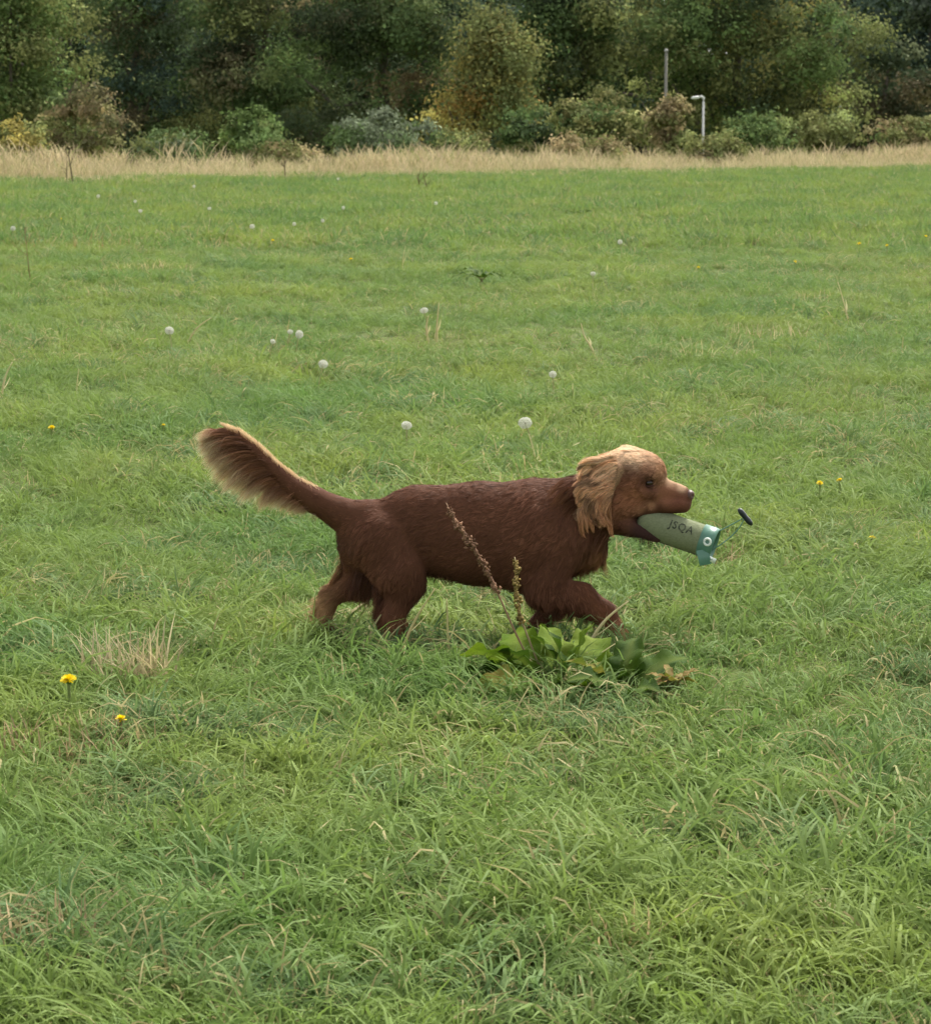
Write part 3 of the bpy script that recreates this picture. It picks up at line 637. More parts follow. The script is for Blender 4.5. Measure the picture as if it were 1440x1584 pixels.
def make_dog():
    r = np.random.default_rng(42); base = dp(735, 996); base[2] = 0
    root = empty('dog', base); loc = lambda v: v - base
    nrm = -0
    EARA = ((948, 722, -38), (948, 722, 38), (925, 755, -45), (925, 755, 45)); ear_pr = np.array([any(np.allclose(q_['a'], dp(*e_), atol=1e-4) for e_ in EARA) for q_ in PR])
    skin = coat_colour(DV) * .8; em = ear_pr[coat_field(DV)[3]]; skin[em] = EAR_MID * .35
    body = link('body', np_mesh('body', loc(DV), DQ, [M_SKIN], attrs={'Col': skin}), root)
    # short coat
    p = sample_surface(62000, r); ph_ = sample_surface(130000, r); p = np.concatenate([p, ph_[ph_[:, 0] > dp(935, 740)[0]]]); n = len(p); nn = unit(vsample(GRAD, p)); fl, comb, lift, who = coat_field(p)
    comb = comb + r.normal(0, .22, (n, 3)) + 0.35 * np.stack([vnoise(p[:, 0] * 40, p[:, 2] * 40, 1, 61), 0 * fl, vnoise(p[:, 0] * 40, p[:, 2] * 40, 1, 62)], 1)
    t = unit(comb - (comb * nn).sum(1, keepdims=True) * nn); L = fl * r.uniform(.6, 1.35, n); lf = lift * r.uniform(.4, 1.5, n)
    d0 = t * np.cos(lf)[:, None] + nn * np.sin(lf)[:, None]; s = np.linspace(0, 1, 4)[None, :, None]
    path = p[:, None] - nn[:, None] * .001 + d0[:, None] * (L[:, None, None] * s) - nn[:, None] * (np.sin(lf) * L * .45)[:, None, None] * s ** 2 + np.array([0, 0, -1]) * (L * .12)[:, None, None] * s ** 2
    path = clump_tips(p, path, r, 3400, 0.6)
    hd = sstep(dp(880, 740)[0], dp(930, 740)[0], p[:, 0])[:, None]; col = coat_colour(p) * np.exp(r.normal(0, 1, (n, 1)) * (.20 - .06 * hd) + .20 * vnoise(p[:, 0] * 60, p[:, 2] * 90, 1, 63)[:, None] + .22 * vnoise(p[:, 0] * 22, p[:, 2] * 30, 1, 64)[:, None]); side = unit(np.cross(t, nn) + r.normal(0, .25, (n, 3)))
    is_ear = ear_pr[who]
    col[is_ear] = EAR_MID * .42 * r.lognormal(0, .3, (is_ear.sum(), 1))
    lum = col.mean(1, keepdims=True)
    v, q, c = ribbons(path, side, np.clip(L * .12, .0007, .0011) * r.uniform(.7, 1.3, n), col * .85, col * 1.2 + lum * .05)  # hair tips lightened to paint a sheen on the coat
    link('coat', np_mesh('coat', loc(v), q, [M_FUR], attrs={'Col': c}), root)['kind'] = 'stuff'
    # long hair -----------------------------------------------------------------
    def bez(a, b, c_, k=7):
        s = np.linspace(0, 1, k)[None, :, None]; return a[:, None] * (1 - s) ** 2 + 2 * b[:, None] * s * (1 - s) + c_[:, None] * s ** 2
    def pxv(dx, dy, dl): return np.stack([dx * MPX, dl * MPX, -dy * MPX], -1)
    # ears (near, far)
    for sgn in (-1, 1):
        n = 6000; u = r.uniform(size=n); w = r.uniform(size=n)
        ex = 955 - 12 * u - w * (38 + 14 * u); ey = 697 + u * 90 + w * 8 + (16 if sgn > 0 else 0)
        el = sgn * (30 + 21 * np.sin(np.clip(w * 1.3 + .15, 0, 1) * math.pi) * (0.6 + .4 * u) + r.uniform(0, 5, n))
        a = np.array([dp(x, y, 0) for x, y in zip(ex, ey)]); lats = np.arange(74, 14, -1.0); best = np.full(n, np.nan)   # roots on the ear's outer skin
        for lt in lats:
            b_ = a.copy(); b_[:, 1] += sgn * lt * MPX; hit = np.isnan(best) & (vsample(VOL, b_) < 0); best[hit] = lt
        a[:, 1] += sgn * MPX * np.where(np.isnan(best), np.abs(el), best + .3 + r.uniform(0, 2.5, n))
        g = vnoise(ex * .05, ey * .08, 1.2, 71)
        ang = (0.22 if sgn < 0 else .75) + 1.0 * u ** 1.1 + .62 * g + r.normal(0, .16, n); ln = r.uniform(28, 62, n) * (1 - .3 * w) * (1 - .2 * u)
        m = a + pxv(-np.cos(ang - .22) * ln * .5, np.sin(ang - .22) * ln * .5, sgn * (5 + 6 * r.uniform(size=n)))
        wav = r.normal(0, 4, n)
        e = a + pxv(-np.cos(ang + .25) * ln, np.sin(ang + .25) * ln + wav, sgn * r.normal(-3, 5, n))
        path = bez(a, m, e, 7); ss = np.linspace(0, 1, 7)[None, :]
        ph = vnoise(ex * .06, ey * .06, 1, 72) * 6; path[..., 2] += np.sin(ss * 7 + ph[:, None]) * 4.6 * MPX * ss; path[..., 0] += np.cos(ss * 6 + ph[:, None]) * 1.6 * MPX * ss
        path = clump_tips(a, path, r, 75, .84)
        uu = u[:, None]; c0 = np.where(uu < .5, EAR_TOP * (1 - 2 * uu) + EAR_MID * 2 * uu, EAR_MID * (2 - 2 * uu) + EAR_LOW * (2 * uu - 1)); side = unit(np.cross(path[:, -1] - path[:, 0], np.array([0, sgn, 0.4])) + r.normal(0, .3, (n, 3)))
        k = r.lognormal(0, .25, (n, 1))
        deep = sstep(.05, .5, vnoise(ex * .13, ey * .24, 1.3, 75))[:, None] * .68
        v, q, c = ribbons(path, side, r.uniform(.0008, .0016, n), c0 * .8 * k * (1 - .8 * deep), c0 * 1.2 * k * (1 - deep))
        link('ear_hair', np_mesh('ear_hair', loc(v), q, [M_FEATHER], attrs={'Col': c}), root)['kind'] = 'stuff'
    # tail feather
    tp = np.array([dp(x, y) for x, y, _ in TAIL]); tpx = np.array([(x, y) for x, y, _ in TAIL], float)
    tips = np.array([(488, 800), (452, 796), (402, 787), (352, 766), (320, 729), (307, 695), (310, 664)], float)
    n = 10000; u = r.beta(1.5, 1.1, n) * (len(TAIL) - 1.001) * .97 + .12; u = np.clip(u, 0, 5.999); i = u.astype(int); f = (u - i)[:, None]
    rp = tpx[i] * (1 - f) + tpx[i + 1] * f; td = unit(tpx[i + 1] - tpx[i]); tt = tips[i] * (1 - f) + tips[i + 1] * f
    lat = r.normal(0, 4, n); a = np.array([dp(x, y, l) for (x, y), l in zip(rp + r.normal(0, 2.5, (n, 2)), lat)])
    vec = (tt - rp) * 1.01; ln = (.35 + .75 * r.beta(2.2, 1.0, n))[:, None]; clumpn = vnoise(u * 3, lat * 0, 6, 81)[:, None]
    end = rp + vec * ln + td * 15 * clumpn + r.normal(0, 4.5, (n, 2)); mid = rp + vec * ln * .38 + td * np.linalg.norm(vec, axis=1, keepdims=True) * .30
    e = np.array([dp(x, y, l) for (x, y), l in zip(end, lat * 1.8 + r.normal(0, 7, n))]); m = np.array([dp(x, y, l) for (x, y), l in zip(mid, lat * 1.6)])
    path = clump_tips(a, bez(a, m, e, 7), r, 420, .5)
    k = r.lognormal(0, .2, (n, 1)) * np.exp(.45 * vnoise(u * 26, lat * 0, 1, 83))[:, None]; c0 = np.array([.14, .060, .033]) * k; c1 = np.minimum(np.array([1.0, .72, .43]) * k, .95); mix = np.clip((np.linalg.norm(vec, axis=1, keepdims=True) * ln - 12) / 40, 0, 1); c1 = c0 * 1.5 * (1 - mix) + c1 * mix
    s7 = np.linspace(0, 1, 7); dark = s7 ** 2.2
    side = unit(np.cross(path[:, -1] - path[:, 0], np.array([0, 1.0, 0])) + r.normal(0, .35, (n, 3)))
    v, q, c = ribbons(path, side, r.uniform(.0007, .0013, n), c0, c1)
    cm = np.array([.34, .165, .088]) * k; ta, tb = np.clip(s7 / .65, 0, 1)[None, :, None], (np.clip((s7 - .5) / .5, 0, 1) ** 1.3)[None, :, None]
    cc = (c0[:, None] * (1 - ta) + cm[:, None] * ta) * (1 - tb) + c1[:, None] * tb; c = np.repeat(cc.reshape(-1, 3), 2, axis=0)
    # pale fringe along the tail's upper edge
    n2 = 1500; u2 = r.uniform(0.9, 5.9, n2); i2 = u2.astype(int); f2 = (u2 - i2)[:, None]; rp2 = tpx[i2] * (1 - f2) + tpx[i2 + 1] * f2; td2 = unit(tpx[i2 + 1] - tpx[i2]); nu = np.stack([-td2[:, 1], td2[:, 0]], 1); nu = np.where(nu[:, 1:] < 0, nu, -nu)
    rad2 = np.interp(u2, range(7), [t_[2] for t_ in TAIL])[:, None]
    A = rp2 + nu * rad2 * .7; B = A + nu * r.uniform(3, 8, (n2, 1)) + td2 * r.uniform(8, 16, (n2, 1)); Mi = A + nu * 5 + td2 * 4; l2 = r.normal(0, 4, n2)
    P3 = lambda X: np.array([dp(x, y, l) for (x, y), l in zip(X, l2)])
    pth = bez(P3(A), P3(Mi), P3(B), 5); kk = r.lognormal(0, .2, (n2, 1))
    b2 = ribbons(pth, unit(np.cross(pth[:, -1] - pth[:, 0], np.array([0, 1.0, 0]))), r.uniform(.0006, .001, n2), np.array([.34, .18, .09]) * kk, np.minimum(np.array([.9, .66, .40]) * kk, .95))
    v, q, c = join([(v, q, c), b2])
    link('tail_feather', np_mesh('tail_feather', loc(v), q, [M_FEATHER], attrs={'Col': c}), root)['kind'] = 'stuff'
    # feathering on chest, legs, belly and breech: (roots line, direction, length, colour, lateral)
    FE = [((905, 862), (932, 845), (.10, 1), 34, -14, 14, (.20, .09, .042), 420), ((885, 880), (915, 868), (-.1, 1), 28, -18, 18, (.14, .06, .03), 300),
          ((550, 850), (516, 905), (-.65, 1), 26, 20, 40, (.36, .19, .09), 520), ((535, 915), (505, 935), (-.9, .55), 36, 24, 40, (.66, .46, .25), 520), ((505, 930), (495, 962), (-1, .30), 26, 26, 38, (.66, .46, .25), 320),
          ((872, 740), (905, 800), (-.7, .8), 34, -50, -36, (.24, .11, .056), 500), ((960, 815), (1010, 833), (-.4, 1), 9, -27, -10, (.13, .06, .04), 220), ((905, 800), (940, 830), (-.35, 1), 26, -46, -20, (.17, .075, .04), 400),
          ((552, 880), (602, 900), (-.15, 1), 46, -25, 30, (.10, .042, .024), 900), ((540, 905), (575, 915), (-.3, 1), 34, 5, 36, (.16, .07, .036), 500), ((815, 912), (884, 928), (-.08, 1), 36, -15, 40, (.085, .036, .021), 800),
          ((588, 900), (590, 945), (-.35, 1), 24, -44, -24, (.14, .06, .03), 420), ((596, 950), (632, 960), (-.05, 1), 26, -42, -20, (.20, .092, .044), 520),
          ((822, 905), (862, 930), (-.15, 1), 24, -50, -28, (.085, .036, .02), 380), ((865, 935), (935, 958), (-.1, 1), 16, -48, -24, (.09, .038, .02), 420), ((935, 935), (958, 965), (.55, .8), 14, -46, -24, (.24, .12, .056), 360),
          ((665, 880), (810, 898), (-.25, 1), 22, -26, 26, (.075, .032, .018), 700), ((655, 880), (700, 888), (.1, 1), 14, -30, -5, (.12, .05, .028), 200)]
    bl = []
    for (x0, y0), (x1, y1), (dx, dy), ln, l0, l1, colr, n in FE:
        u = r.uniform(size=n); l = r.uniform(l0, l1, n); a = np.array([dp(x0 + (x1 - x0) * s_ + r.normal(0, 4), y0 + (y1 - y0) * s_ + r.normal(0, 4), b_) for s_, b_ in zip(u, l)])
        L = ln * r.uniform(.5, 1.2, n); jit = r.normal(0, .22, (2, n)) + .25 * vnoise(u * 9, l * .1, 1, 91); e = a + pxv((dx + jit[0]) * L, (dy + jit[1] * .5) * L, r.normal(0, 4, n)); m = a + pxv(dx * L * .7, dy * L * .25, r.normal(0, 3, n) + np.sign(l) * 2)
        k = r.lognormal(0, .22, (n, 1)); pth = clump_tips(a, bez(a, m, e, 5), r, max(12, n // 22), .6)
        c1 = np.array(colr) * k; bl.append(ribbons(pth, unit(np.cross(pth[:, -1] - pth[:, 0], np.array([0, 1.0, 0])) + r.normal(0, .3, (n, 3))), r.uniform(.0006, .0012, n), coat_colour(a) * k * .8, c1))
    v, q, c = join(bl); link('feathering', np_mesh('feathering', loc(v), q, [M_FEATHER], attrs={'Col': c}), root)['kind'] = 'stuff'
    # eyes and nose ---------------------------------------------------------------
    def ball(c_, rx, ry, rz, nu=16, nv=10):
        th = np.linspace(0, math.pi, nv + 1); ph = np.arange(nu) * 2 * math.pi / nu
        v = np.array([[rx * math.sin(a_) * math.cos(b_), ry * math.sin(a_) * math.sin(b_), rz * math.cos(a_)] for a_ in th for b_ in ph]) + c_
        q = [(i_ * nu + j, (i_ + 1) * nu + j, (i_ + 1) * nu + (j + 1) % nu, i_ * nu + (j + 1) % nu) for i_ in range(nv) for j in range(nu)]
        return v, q
    me_, nt, b_, o_ = new_mat('eye'); b_.inputs['Base Color'].default_value = (.022, .010, .006, 1); b_.inputs['Roughness'].default_value = .08
    mn, nt, b_, o_ = new_mat('nose_leather'); b_.inputs['Base Color'].default_value = (.085, .036, .026, 1); b_.inputs['Roughness'].default_value = .5
    for sgn in (-1, 1):
        e = dp(1002, 744, 0); ys = np.arange(0, 60) * MPX * sgn; pts = np.stack([np.full(60, e[0]), e[1] + ys, np.full(60, e[2])], 1); inside = vsample(VOL, pts) < 0; y = pts[inside][-1][1] if inside.any() else e[1] + sgn * 25 * MPX
        v, q = ball(np.array([e[0], y - sgn * 2.0 * MPX, e[2]]), 7.6 * MPX, 7.2 * MPX, 6.4 * MPX); link('eye', np_mesh('eye', loc(v), q, [me_]), root)
        for up_ in (1, -1):                                             # eyelids
            ph = np.linspace(-1.25, 1.25, 9); P = Parts(); ctr = np.array([e[0], y - sgn * 2.0 * MPX, e[2]])
            P.tube([ctr + MPX * np.array([8.6 * math.sin(a_), sgn * 6.4 * math.cos(a_), up_ * (5.4 * math.cos(a_)) + .5]) for a_ in ph], 1.6 * MPX * np.cos(ph * .8), 6, (.050, .022, .016) if up_ > 0 else (.075, .034, .026)); me = P.mesh('eyelid', [M_SKIN]); me.transform(Matrix.Translation(-Vector(base))); link('eyelid', me, root)
    c = dp(1066.5, 766); v, q = ball(np.zeros(3), 8 * MPX, 11 * MPX, 8.5 * MPX, 24, 16)
    for sg in (-1, 1):                                                  # nostrils pressed in
        d = np.linalg.norm(v - np.array([4.8, sg * 7.2, 0.0]) * MPX, axis=1) / MPX; v *= (1 - .55 * np.exp(-(d / 3.2) ** 2))[:, None]
    v[:, 0] *= np.where(v[:, 2] < 0, .92, 1); link('nose', np_mesh('nose', loc(v + c), q, [mn]), root)
    tag(root, 'chocolate brown long-haired spaniel trotting through the grass with a dummy in its mouth', 'dog')
    return root
make_dog()

# ------------------------------------------------------------------ the training dummy in the dog's mouth
def make_dummy():
    A, B = dp(988, 803, 4), dp(1099, 837, -26)
    ax = unit(B - A); L = float(np.linalg.norm(B - A)); rad = 24.5 * MPX; root = empty('training_dummy', A)
    tow = np.array([0, -1.0, 0]); tow = unit(tow - ax * (tow @ ax)); upv = np.cross(ax, tow); upv = upv if upv[2] > 0 else -upv    # tow: towards the camera, upv: up
    def W(s, a, r_): return ax * s + (tow * math.cos(a) + upv * math.sin(a)) * r_
    NS = 40
    def lathe(prof, col, name, mat, par=root, wob=0.0):
        P = np.array([[W(s, 2 * math.pi * j / NS, r_ * (1 + wob * math.sin(3 * 2 * math.pi * j / NS + 60 * s))) for j in range(NS)] for s, r_ in prof]).reshape(-1, 3); n = len(prof)
        q = [(i * NS + j, i * NS + (j + 1) % NS, (i + 1) * NS + (j + 1) % NS, (i + 1) * NS + j) for i in range(n - 1) for j in range(NS)]
        return link(name, np_mesh(name, P, q, [mat], attrs={'Col': np.broadcast_to(col, (len(P), 3))}), par)
    canvas = (.235, .262, .150)
    prof = [(L * .0, .0005), (.001, rad * .55), (.004, rad * .82), (.010, rad * .96), (.018, rad), (L * .3, rad * 1.01), (L * .55, rad * .985), (L * .80, rad), (L * .86, rad * .99)]
    body = lathe(prof, canvas, 'canvas_body', M_CANVAS, wob=.012)
    # seam along the side, stitched ridge
    P = Parts(); P.tube([W(s, -1.15 + .02 * math.sin(s * 300), rad * 1.005) for s in np.linspace(.012, L * .86, 24)], .0014, 6, (.12, .13, .07)); link('seam', P.mesh('seam', [M_CANVAS]), root)
    mt, nt, b, o = new_mat('teal_plastic'); b.inputs['Base Color'].default_value = (.085, .20, .14, 1); b.inputs['Roughness'].default_value = .35
    md, nt, b, o = new_mat('dark_green_end'); b.inputs['Base Color'].default_value = (.012, .075, .045, 1); b.inputs['Roughness'].default_value = .5
    mb, nt, b, o = new_mat('black_toggle'); b.inputs['Base Color'].default_value = (.008, .012, .016, 1); b.inputs['Roughness'].default_value = .4
    mw, nt, b, o = new_mat('white_plastic'); b.inputs['Base Color'].default_value = (.72, .78, .70, 1); b.inputs['Roughness'].default_value = .4
    mc, nt, b, o = new_mat('green_cord'); b.inputs['Base Color'].default_value = (.09, .20, .14, 1); b.inputs['Roughness'].default_value = .8
    cap = lathe([(L * .85, rad * 1.0), (L * .855, rad * 1.045), (L * .99, rad * 1.05), (L * 1.04, rad * 1.02), (L * 1.045, rad * .95), (L * 1.0, rad * .93)], (1, 1, 1), 'end_cap', mt)
    lathe([(L * 1.005, rad * .935), (L * 1.0, rad * .7), (L * .995, .0004)], (1, 1, 1), 'end_disc', md, cap)
    # eyelet ring on the cap's near side
    ec = W(L * .965, .12, rad * 1.06); P = Parts(); ring = [ec + (ax * math.cos(t) + upv * math.sin(t)) * 5.0 * MPX for t in np.linspace(0, 2 * math.pi, 21)]; P.tube(ring, 1.9 * MPX, 8, cap=False); link('eyelet', P.mesh('eyelet', [mw]), cap)
    # teal webbing flap hanging from the cap, and the white tag
    P = Parts(); t = np.linspace(0, 1, 7); dn = np.array([.25, -.05, -1.0]); st = W(L * .93, -.45, rad * 1.06)
    ctr = st + t[:, None] * dn * 23 * MPX + np.array([0, -1, 0]) * (np.sin(t * 3)[:, None] * 3 * MPX)
    for o_ in (0.0,):
        P.ribbon(ctr, np.broadcast_to(unit(np.array([1, .2, .15])), ctr.shape), np.full(7, 19 * MPX)); P.ribbon(ctr + np.array([0, 1.2 * MPX, 0]), np.broadcast_to(unit(np.array([1, .2, .15])), ctr.shape), np.full(7, 19 * MPX))
    link('webbing_flap', P.mesh('webbing_flap', [mt]), cap)
    P = Parts(); c = dp(1094, 857, -48); u = unit(np.array([1, 0, -.5])); w = np.array([.35, 0, .8])
    tg = np.array([c - A + u * a * 9.5 * MPX + w * b_ * 4.5 * MPX + np.array([0, k * MPX, 0]) for k in (0, 2) for a, b_ in ((-1, -.8), (1, -1), (1, 1), (-1, .8))])
    P.add(tg, [(0, 1, 2, 3), (7, 6, 5, 4), (0, 4, 5, 1), (1, 5, 6, 2), (2, 6, 7, 3), (3, 7, 4, 0)]); link('white_tag', P.mesh('white_tag', [mw], False), cap)
    P = Parts(); P.tube([W(L * .95, -.9, rad * 1.03), (W(L * .95, -.9, rad * 1.03) + c - A) / 2 + np.array([.003, 0, 0]), c - A + u * 4 * MPX], .0011, 6); link('tag_loop', P.mesh('tag_loop', [mc]), cap)
    # cord and toggle
    T = dp(1149, 796, -30) - A
    for an, bend in ((1.2, (1132, 806)), (-1.0, (1140, 824))):
        a = W(L * .99, an, rad * .7); m = dp(*bend, -30) - A; s = np.linspace(0, 1, 9)[:, None]; P = Parts(); P.tube(a * (1 - s) ** 2 + 2 * m * s * (1 - s) + T * s ** 2, .00115, 6); link('cord', P.mesh('cord', [mc]), root)
    t0, t1 = dp(1139.5, 783, -30) - A, dp(1160, 808, -30) - A; s = np.linspace(0, 1, 9); P = Parts()
    P.tube(t0 + (t1 - t0) * s[:, None], np.array([2.2, 4.2, 4.6, 4.4, 4.1, 4.4, 4.6, 4.2, 2.2]) * MPX, 12); link('toggle', P.mesh('toggle', [mb]), root)
    # stencilled letters wrapped on the canvas
    cu = bpy.data.curves.new('letters', 'FONT'); cu.body = 'JSQA'; cu.size = 1.0; cu.space_character = 1.18; cu.offset = .022; cu.resolution_u = 3
    fo = bpy.data.objects.new('letters', cu); COL.objects.link(fo); dg = bpy.context.evaluated_depsgraph_get(); dg.update()
    me = bpy.data.meshes.new_from_object(fo.evaluated_get(dg)); bpy.data.objects.remove(fo); bpy.data.curves.remove(cu)
    import bmesh
    bm = bmesh.new(); bm.from_mesh(me); bmesh.ops.triangulate(bm, faces=bm.faces); bmesh.ops.subdivide_edges(bm, edges=[e for e in bm.edges if e.calc_length() > .12], cuts=2, use_grid_fill=False); bmesh.ops.triangulate(bm, faces=bm.faces)
    xs = [v.co.x for v in bm.verts]; x0, x1 = min(xs), max(xs); S = 40 * MPX / (x1 - x0)
    for v in bm.verts:
        s = 50 * MPX + (v.co.x - x0) * S; a = .50 + (v.co.y - .35) * S * 1.15 / rad
        v.co = Vector(W(s, a, rad * 1.022))
    bm.to_mesh(me); bm.free(); ml, nt, b, o = new_mat('letter_ink'); b.inputs['Roughness'].default_value = .9
    nt.links.new(mixc(nt, remap(nt, noise(nt, 260, 3), .42, .62), (.030, .036, .022), (.11, .12, .07)), b.inputs['Base Color']); me.materials.clear(); me.materials.append(ml); link('letters', me, body)
    tag(root, 'olive green canvas training dummy with teal end and black toggle, held in the dog\'s mouth', 'dummy')
make_dummy()

# ------------------------------------------------------------------ dock plant in front of the dog
def leaf_mesh(name, L, Wd, seed, droop, fold, cols, wavy=.30, nu=13, nv=5):
    """broad leaf: stalk, midrib fold, wavy margin, thickness from two skins"""
    r = np.random.default_rng(seed); u = np.linspace(0, 1, nu); v = np.linspace(-1, 1, nv)
    wid = Wd * np.sin(math.pi * np.clip(u * .93 + .05, 0, 1) ** .8) ** .8; th = -droop * u ** 1.4
    cx = np.concatenate([[0], np.cumsum(np.cos(th[1:]) * L / (nu - 1))]); cz = np.concatenate([[0], np.cumsum(np.sin(th[1:]) * L / (nu - 1))])
    ph = r.uniform(0, 6, 2); V, C = [], []
    for i in range(nu):
        for j in range(nv):
            h = abs(v[j]) * fold * wid[i] + wavy * wid[i] * v[j] ** 2 * math.sin(u[i] * 17 + ph[int(v[j] > 0)])
            V.append((cx[i] - math.sin(th[i]) * h, v[j] * wid[i], cz[i] + math.cos(th[i]) * h))
            rib = math.exp(-(v[j] / .18) ** 2); t = np.clip(.5 * u[i] + .5 * math.sin(u[i] * 5 + ph[0] + v[j] * 2), 0, 1)
            c = np.array(cols[0]) * (1 - t) + np.array(cols[1]) * t; C.append(c * (1 - rib * .25) + np.array([.26, .30, .06]) * rib * .25)
    n = nu * nv; q = [(i * nv + j, (i + 1) * nv + j, (i + 1) * nv + j + 1, i * nv + j + 1) for i in range(nu - 1) for j in range(nv - 1)]
    P = Parts(); P.add(V, q, None, np.array(C)); P.tube([(-.35 * L, 0, -.1 * L), (-.12 * L, 0, -.015 * L), (.1 * L, 0, -.0005)], [.0022, .0020, .0012], 5, (.24, .22, .10))
    return P.mesh(name, [M_DOCK])
GREENS = [((.105, .185, .012), (.165, .245, .016)), ((.036, .078, .008), (.07, .125, .010)), ((.14, .215, .024), (.19, .26, .03)), ((.11, .155, .022), (.24, .19, .03))]
def place_leaf(par, base, px, py, dY, L, Wd, yaw, pitch, roll, gi, seed, droop=.6):
    """leaf blade starts at the given photo pixel, dY metres behind/in front of the plant's root"""
    p = at_y(px, py, base[1] + dY); o = link('leaf', leaf_mesh('leaf', L, Wd, seed, droop, .25, GREENS[gi]), par, tuple(p - base))
    o.rotation_euler = (roll, -pitch, yaw); return o
def make_dock():
    base = on_ground(850, 1066); root = empty('dock_plant', base); d = math.radians
    # px, py of blade start, depth, length, half-width, yaw (0 = right, 90 = away), pitch, roll, colour
    LV = [(812, 1046, -.01, .120, .036, 150, 34, 38, 0, .9), (822, 1032, .05, .125, .033, 122, 46, -30, 0, 1.2), (858, 1040, .04, .11, .030, 80, 66, 40, 2, 1.2), (872, 1052, -.02, .105, .026, 96, 74, 75, 1, .8),
          (905, 1058, -.02, .11, .032, 14, 30, 42, 0, 1.1), (930, 1066, .0, .11, .033, -8, 20, 30, 3, .9), (820, 1064, -.06, .095, .030, 205, 22, -35, 3, .9), (882, 1074, -.07, .09, .028, -35, 22, -30, 0, .9),
          (838, 1032, .08, .115, .031, 96, 52, -18, 2, 1.5), (902, 1036, .07, .125, .034, 66, 50, 22, 2, 1.4), (795, 1056, .0, .10, .028, 168, 18, 45, 1, .7), (848, 1066, -.05, .08, .025, 262, 32, 25, 1, 1.0),
          (788, 1072, -.05, .07, .02, 200, 12, 20, 3, .6), (918, 1046, .05, .10, .028, 38, 34, -32, 1, 1.1), (866, 1054, .0, .095, .024, 112, 68, 60, 1, .9), (890, 1046, .02, .10, .024, 84, 70, -70, 0, .7), (832, 1052, -.03, .085, .024, 140, 50, 60, 1, 1.0), (945, 1060, -.03, .09, .025, 5, 28, -20, 1, 1.0)]
    for i, (px, py, dY, L, W, yw, pt, rl, gi, dr) in enumerate(LV): place_leaf(root, base, px, py, dY, L, W, d(yw), d(pt), d(rl), gi, 700 + i, dr)
    # leaf-stalk crown joining the leaves at the root
    P = Parts()
    for i, (px, py, dY, L, W, yw, pt, rl, gi, dr) in enumerate(LV):
        p = at_y(px, py, base[1] + dY) - base; P.tube([(0, 0, -.02), p * .5 + np.array([0, 0, .004]), p], [.003, .0026, .002], 5, (.22, .20, .09))
    link('leaf_stalks', P.mesh('leaf_stalks', [M_DOCK]), root)
    # two rusty seed stalks
    def stalk(pts, Y0, Y1, w, seeds, cs, cstem, seed):
        r = np.random.default_rng(seed); k = len(pts); wp = np.array([at_y(x, y, Y0 + (Y1 - Y0) * i / (k - 1)) for i, (x, y) in enumerate(pts)]) - base
        tt = np.linspace(0, k - 1, 24); W = np.stack([np.interp(tt, range(k), wp[:, a]) for a in range(3)], 1)
        P = Parts(); P.tube(W, np.linspace(w, w * .45, 24), 6, cstem); o = link('seed_stalk', P.mesh('seed_stalk', [M_STRAW]), root); Q = Parts()
        for _ in range(seeds):
            u = r.uniform(.34, .93); i = u * 23; j = int(i); p = W[j] + (W[min(j + 1, 23)] - W[j]) * (i - j); den = .6 + .5 * math.sin(u * 42)
            p = p + r.normal(0, .0034, 3) * den; s = r.uniform(.0018, .0042) * (1.15 - .5 * u); dirn = unit(r.normal(size=3)); a = unit(np.cross(dirn, r.normal(size=3))); b = np.cross(dirn, a); c = np.array(cs) * r.lognormal(0, .3)
            Q.add([p - dirn * s * 1.5, p + a * s, p + b * s, p - a * s, p - b * s, p + dirn * s * 1.5], None, [(0, 2, 1), (0, 3, 2), (0, 4, 3), (0, 1, 4), (5, 1, 2), (5, 2, 3), (5, 3, 4), (5, 4, 1)], c)
        s_ = link('seeds', Q.mesh('seeds', [M_STRAW], False), o); s_['kind'] = 'stuff'
    Y = base[1]
    stalk([(838, 1060), (800, 985), (770, 918), (745, 868), (722, 832), (704, 806), (690, 778)], Y, Y + .12, .0019, 420, (.25, .14, .08), (.30, .19, .11), 51)
    stalk([(846, 1060), (822, 1000), (803, 950), (797, 905), (800, 880), (796, 862)], Y, Y + .1, .0022, 260, (.26, .19, .06), (.30, .24, .12), 52)
    tag(root, 'broad-leaved green dock plant with rusty seed stalks in front of the dog', 'plant')
    # smaller weeds beside it
    b2 = on_ground(975, 1082); w2 = empty('dock_plant', b2)
    for i, (px, py, dY, L, W, yw, pt, rl, gi, dr) in enumerate([(950, 1066, .0, .10, .030, 150, 46, 20, 3, .9), (985, 1062, .02, .115, .030, 24, 42, 18, 1, .9), (968, 1058, .05, .115, .028, 85, 62, -15, 1, 1.1), (972, 1076, -.05, .08, .024, 300, 34, 20, 1, .8), (998, 1070, -.01, .09, .026, -5, 34, -15, 3, .9), (962, 1070, -.02, .10, .027, 205, 36, -20, 1, .9)]):
        place_leaf(w2, b2, px, py, dY, L, W, d(yw), d(pt), d(rl), gi, 760 + i, dr)
    tag(w2, 'small low dock with yellow-green leaves beside the bigger dock plant', 'plant')
    b3 = on_ground(1040, 1086); w3 = empty('weed', b3)
    for i in range(9):
        a = R.uniform(0, 6.28); o = link('leaf', leaf_mesh('leaf', R.uniform(.03, .045), .007, 780 + i, .8, .2, ((.30, .20, .07), (.24, .21, .07))), w3, (.012 * math.cos(a), .012 * math.sin(a), .035)); o.rotation_euler = (0, -R.uniform(.2, .9), a)
    tag(w3, 'small rust and yellow withered weed beside the small dock', 'weed')
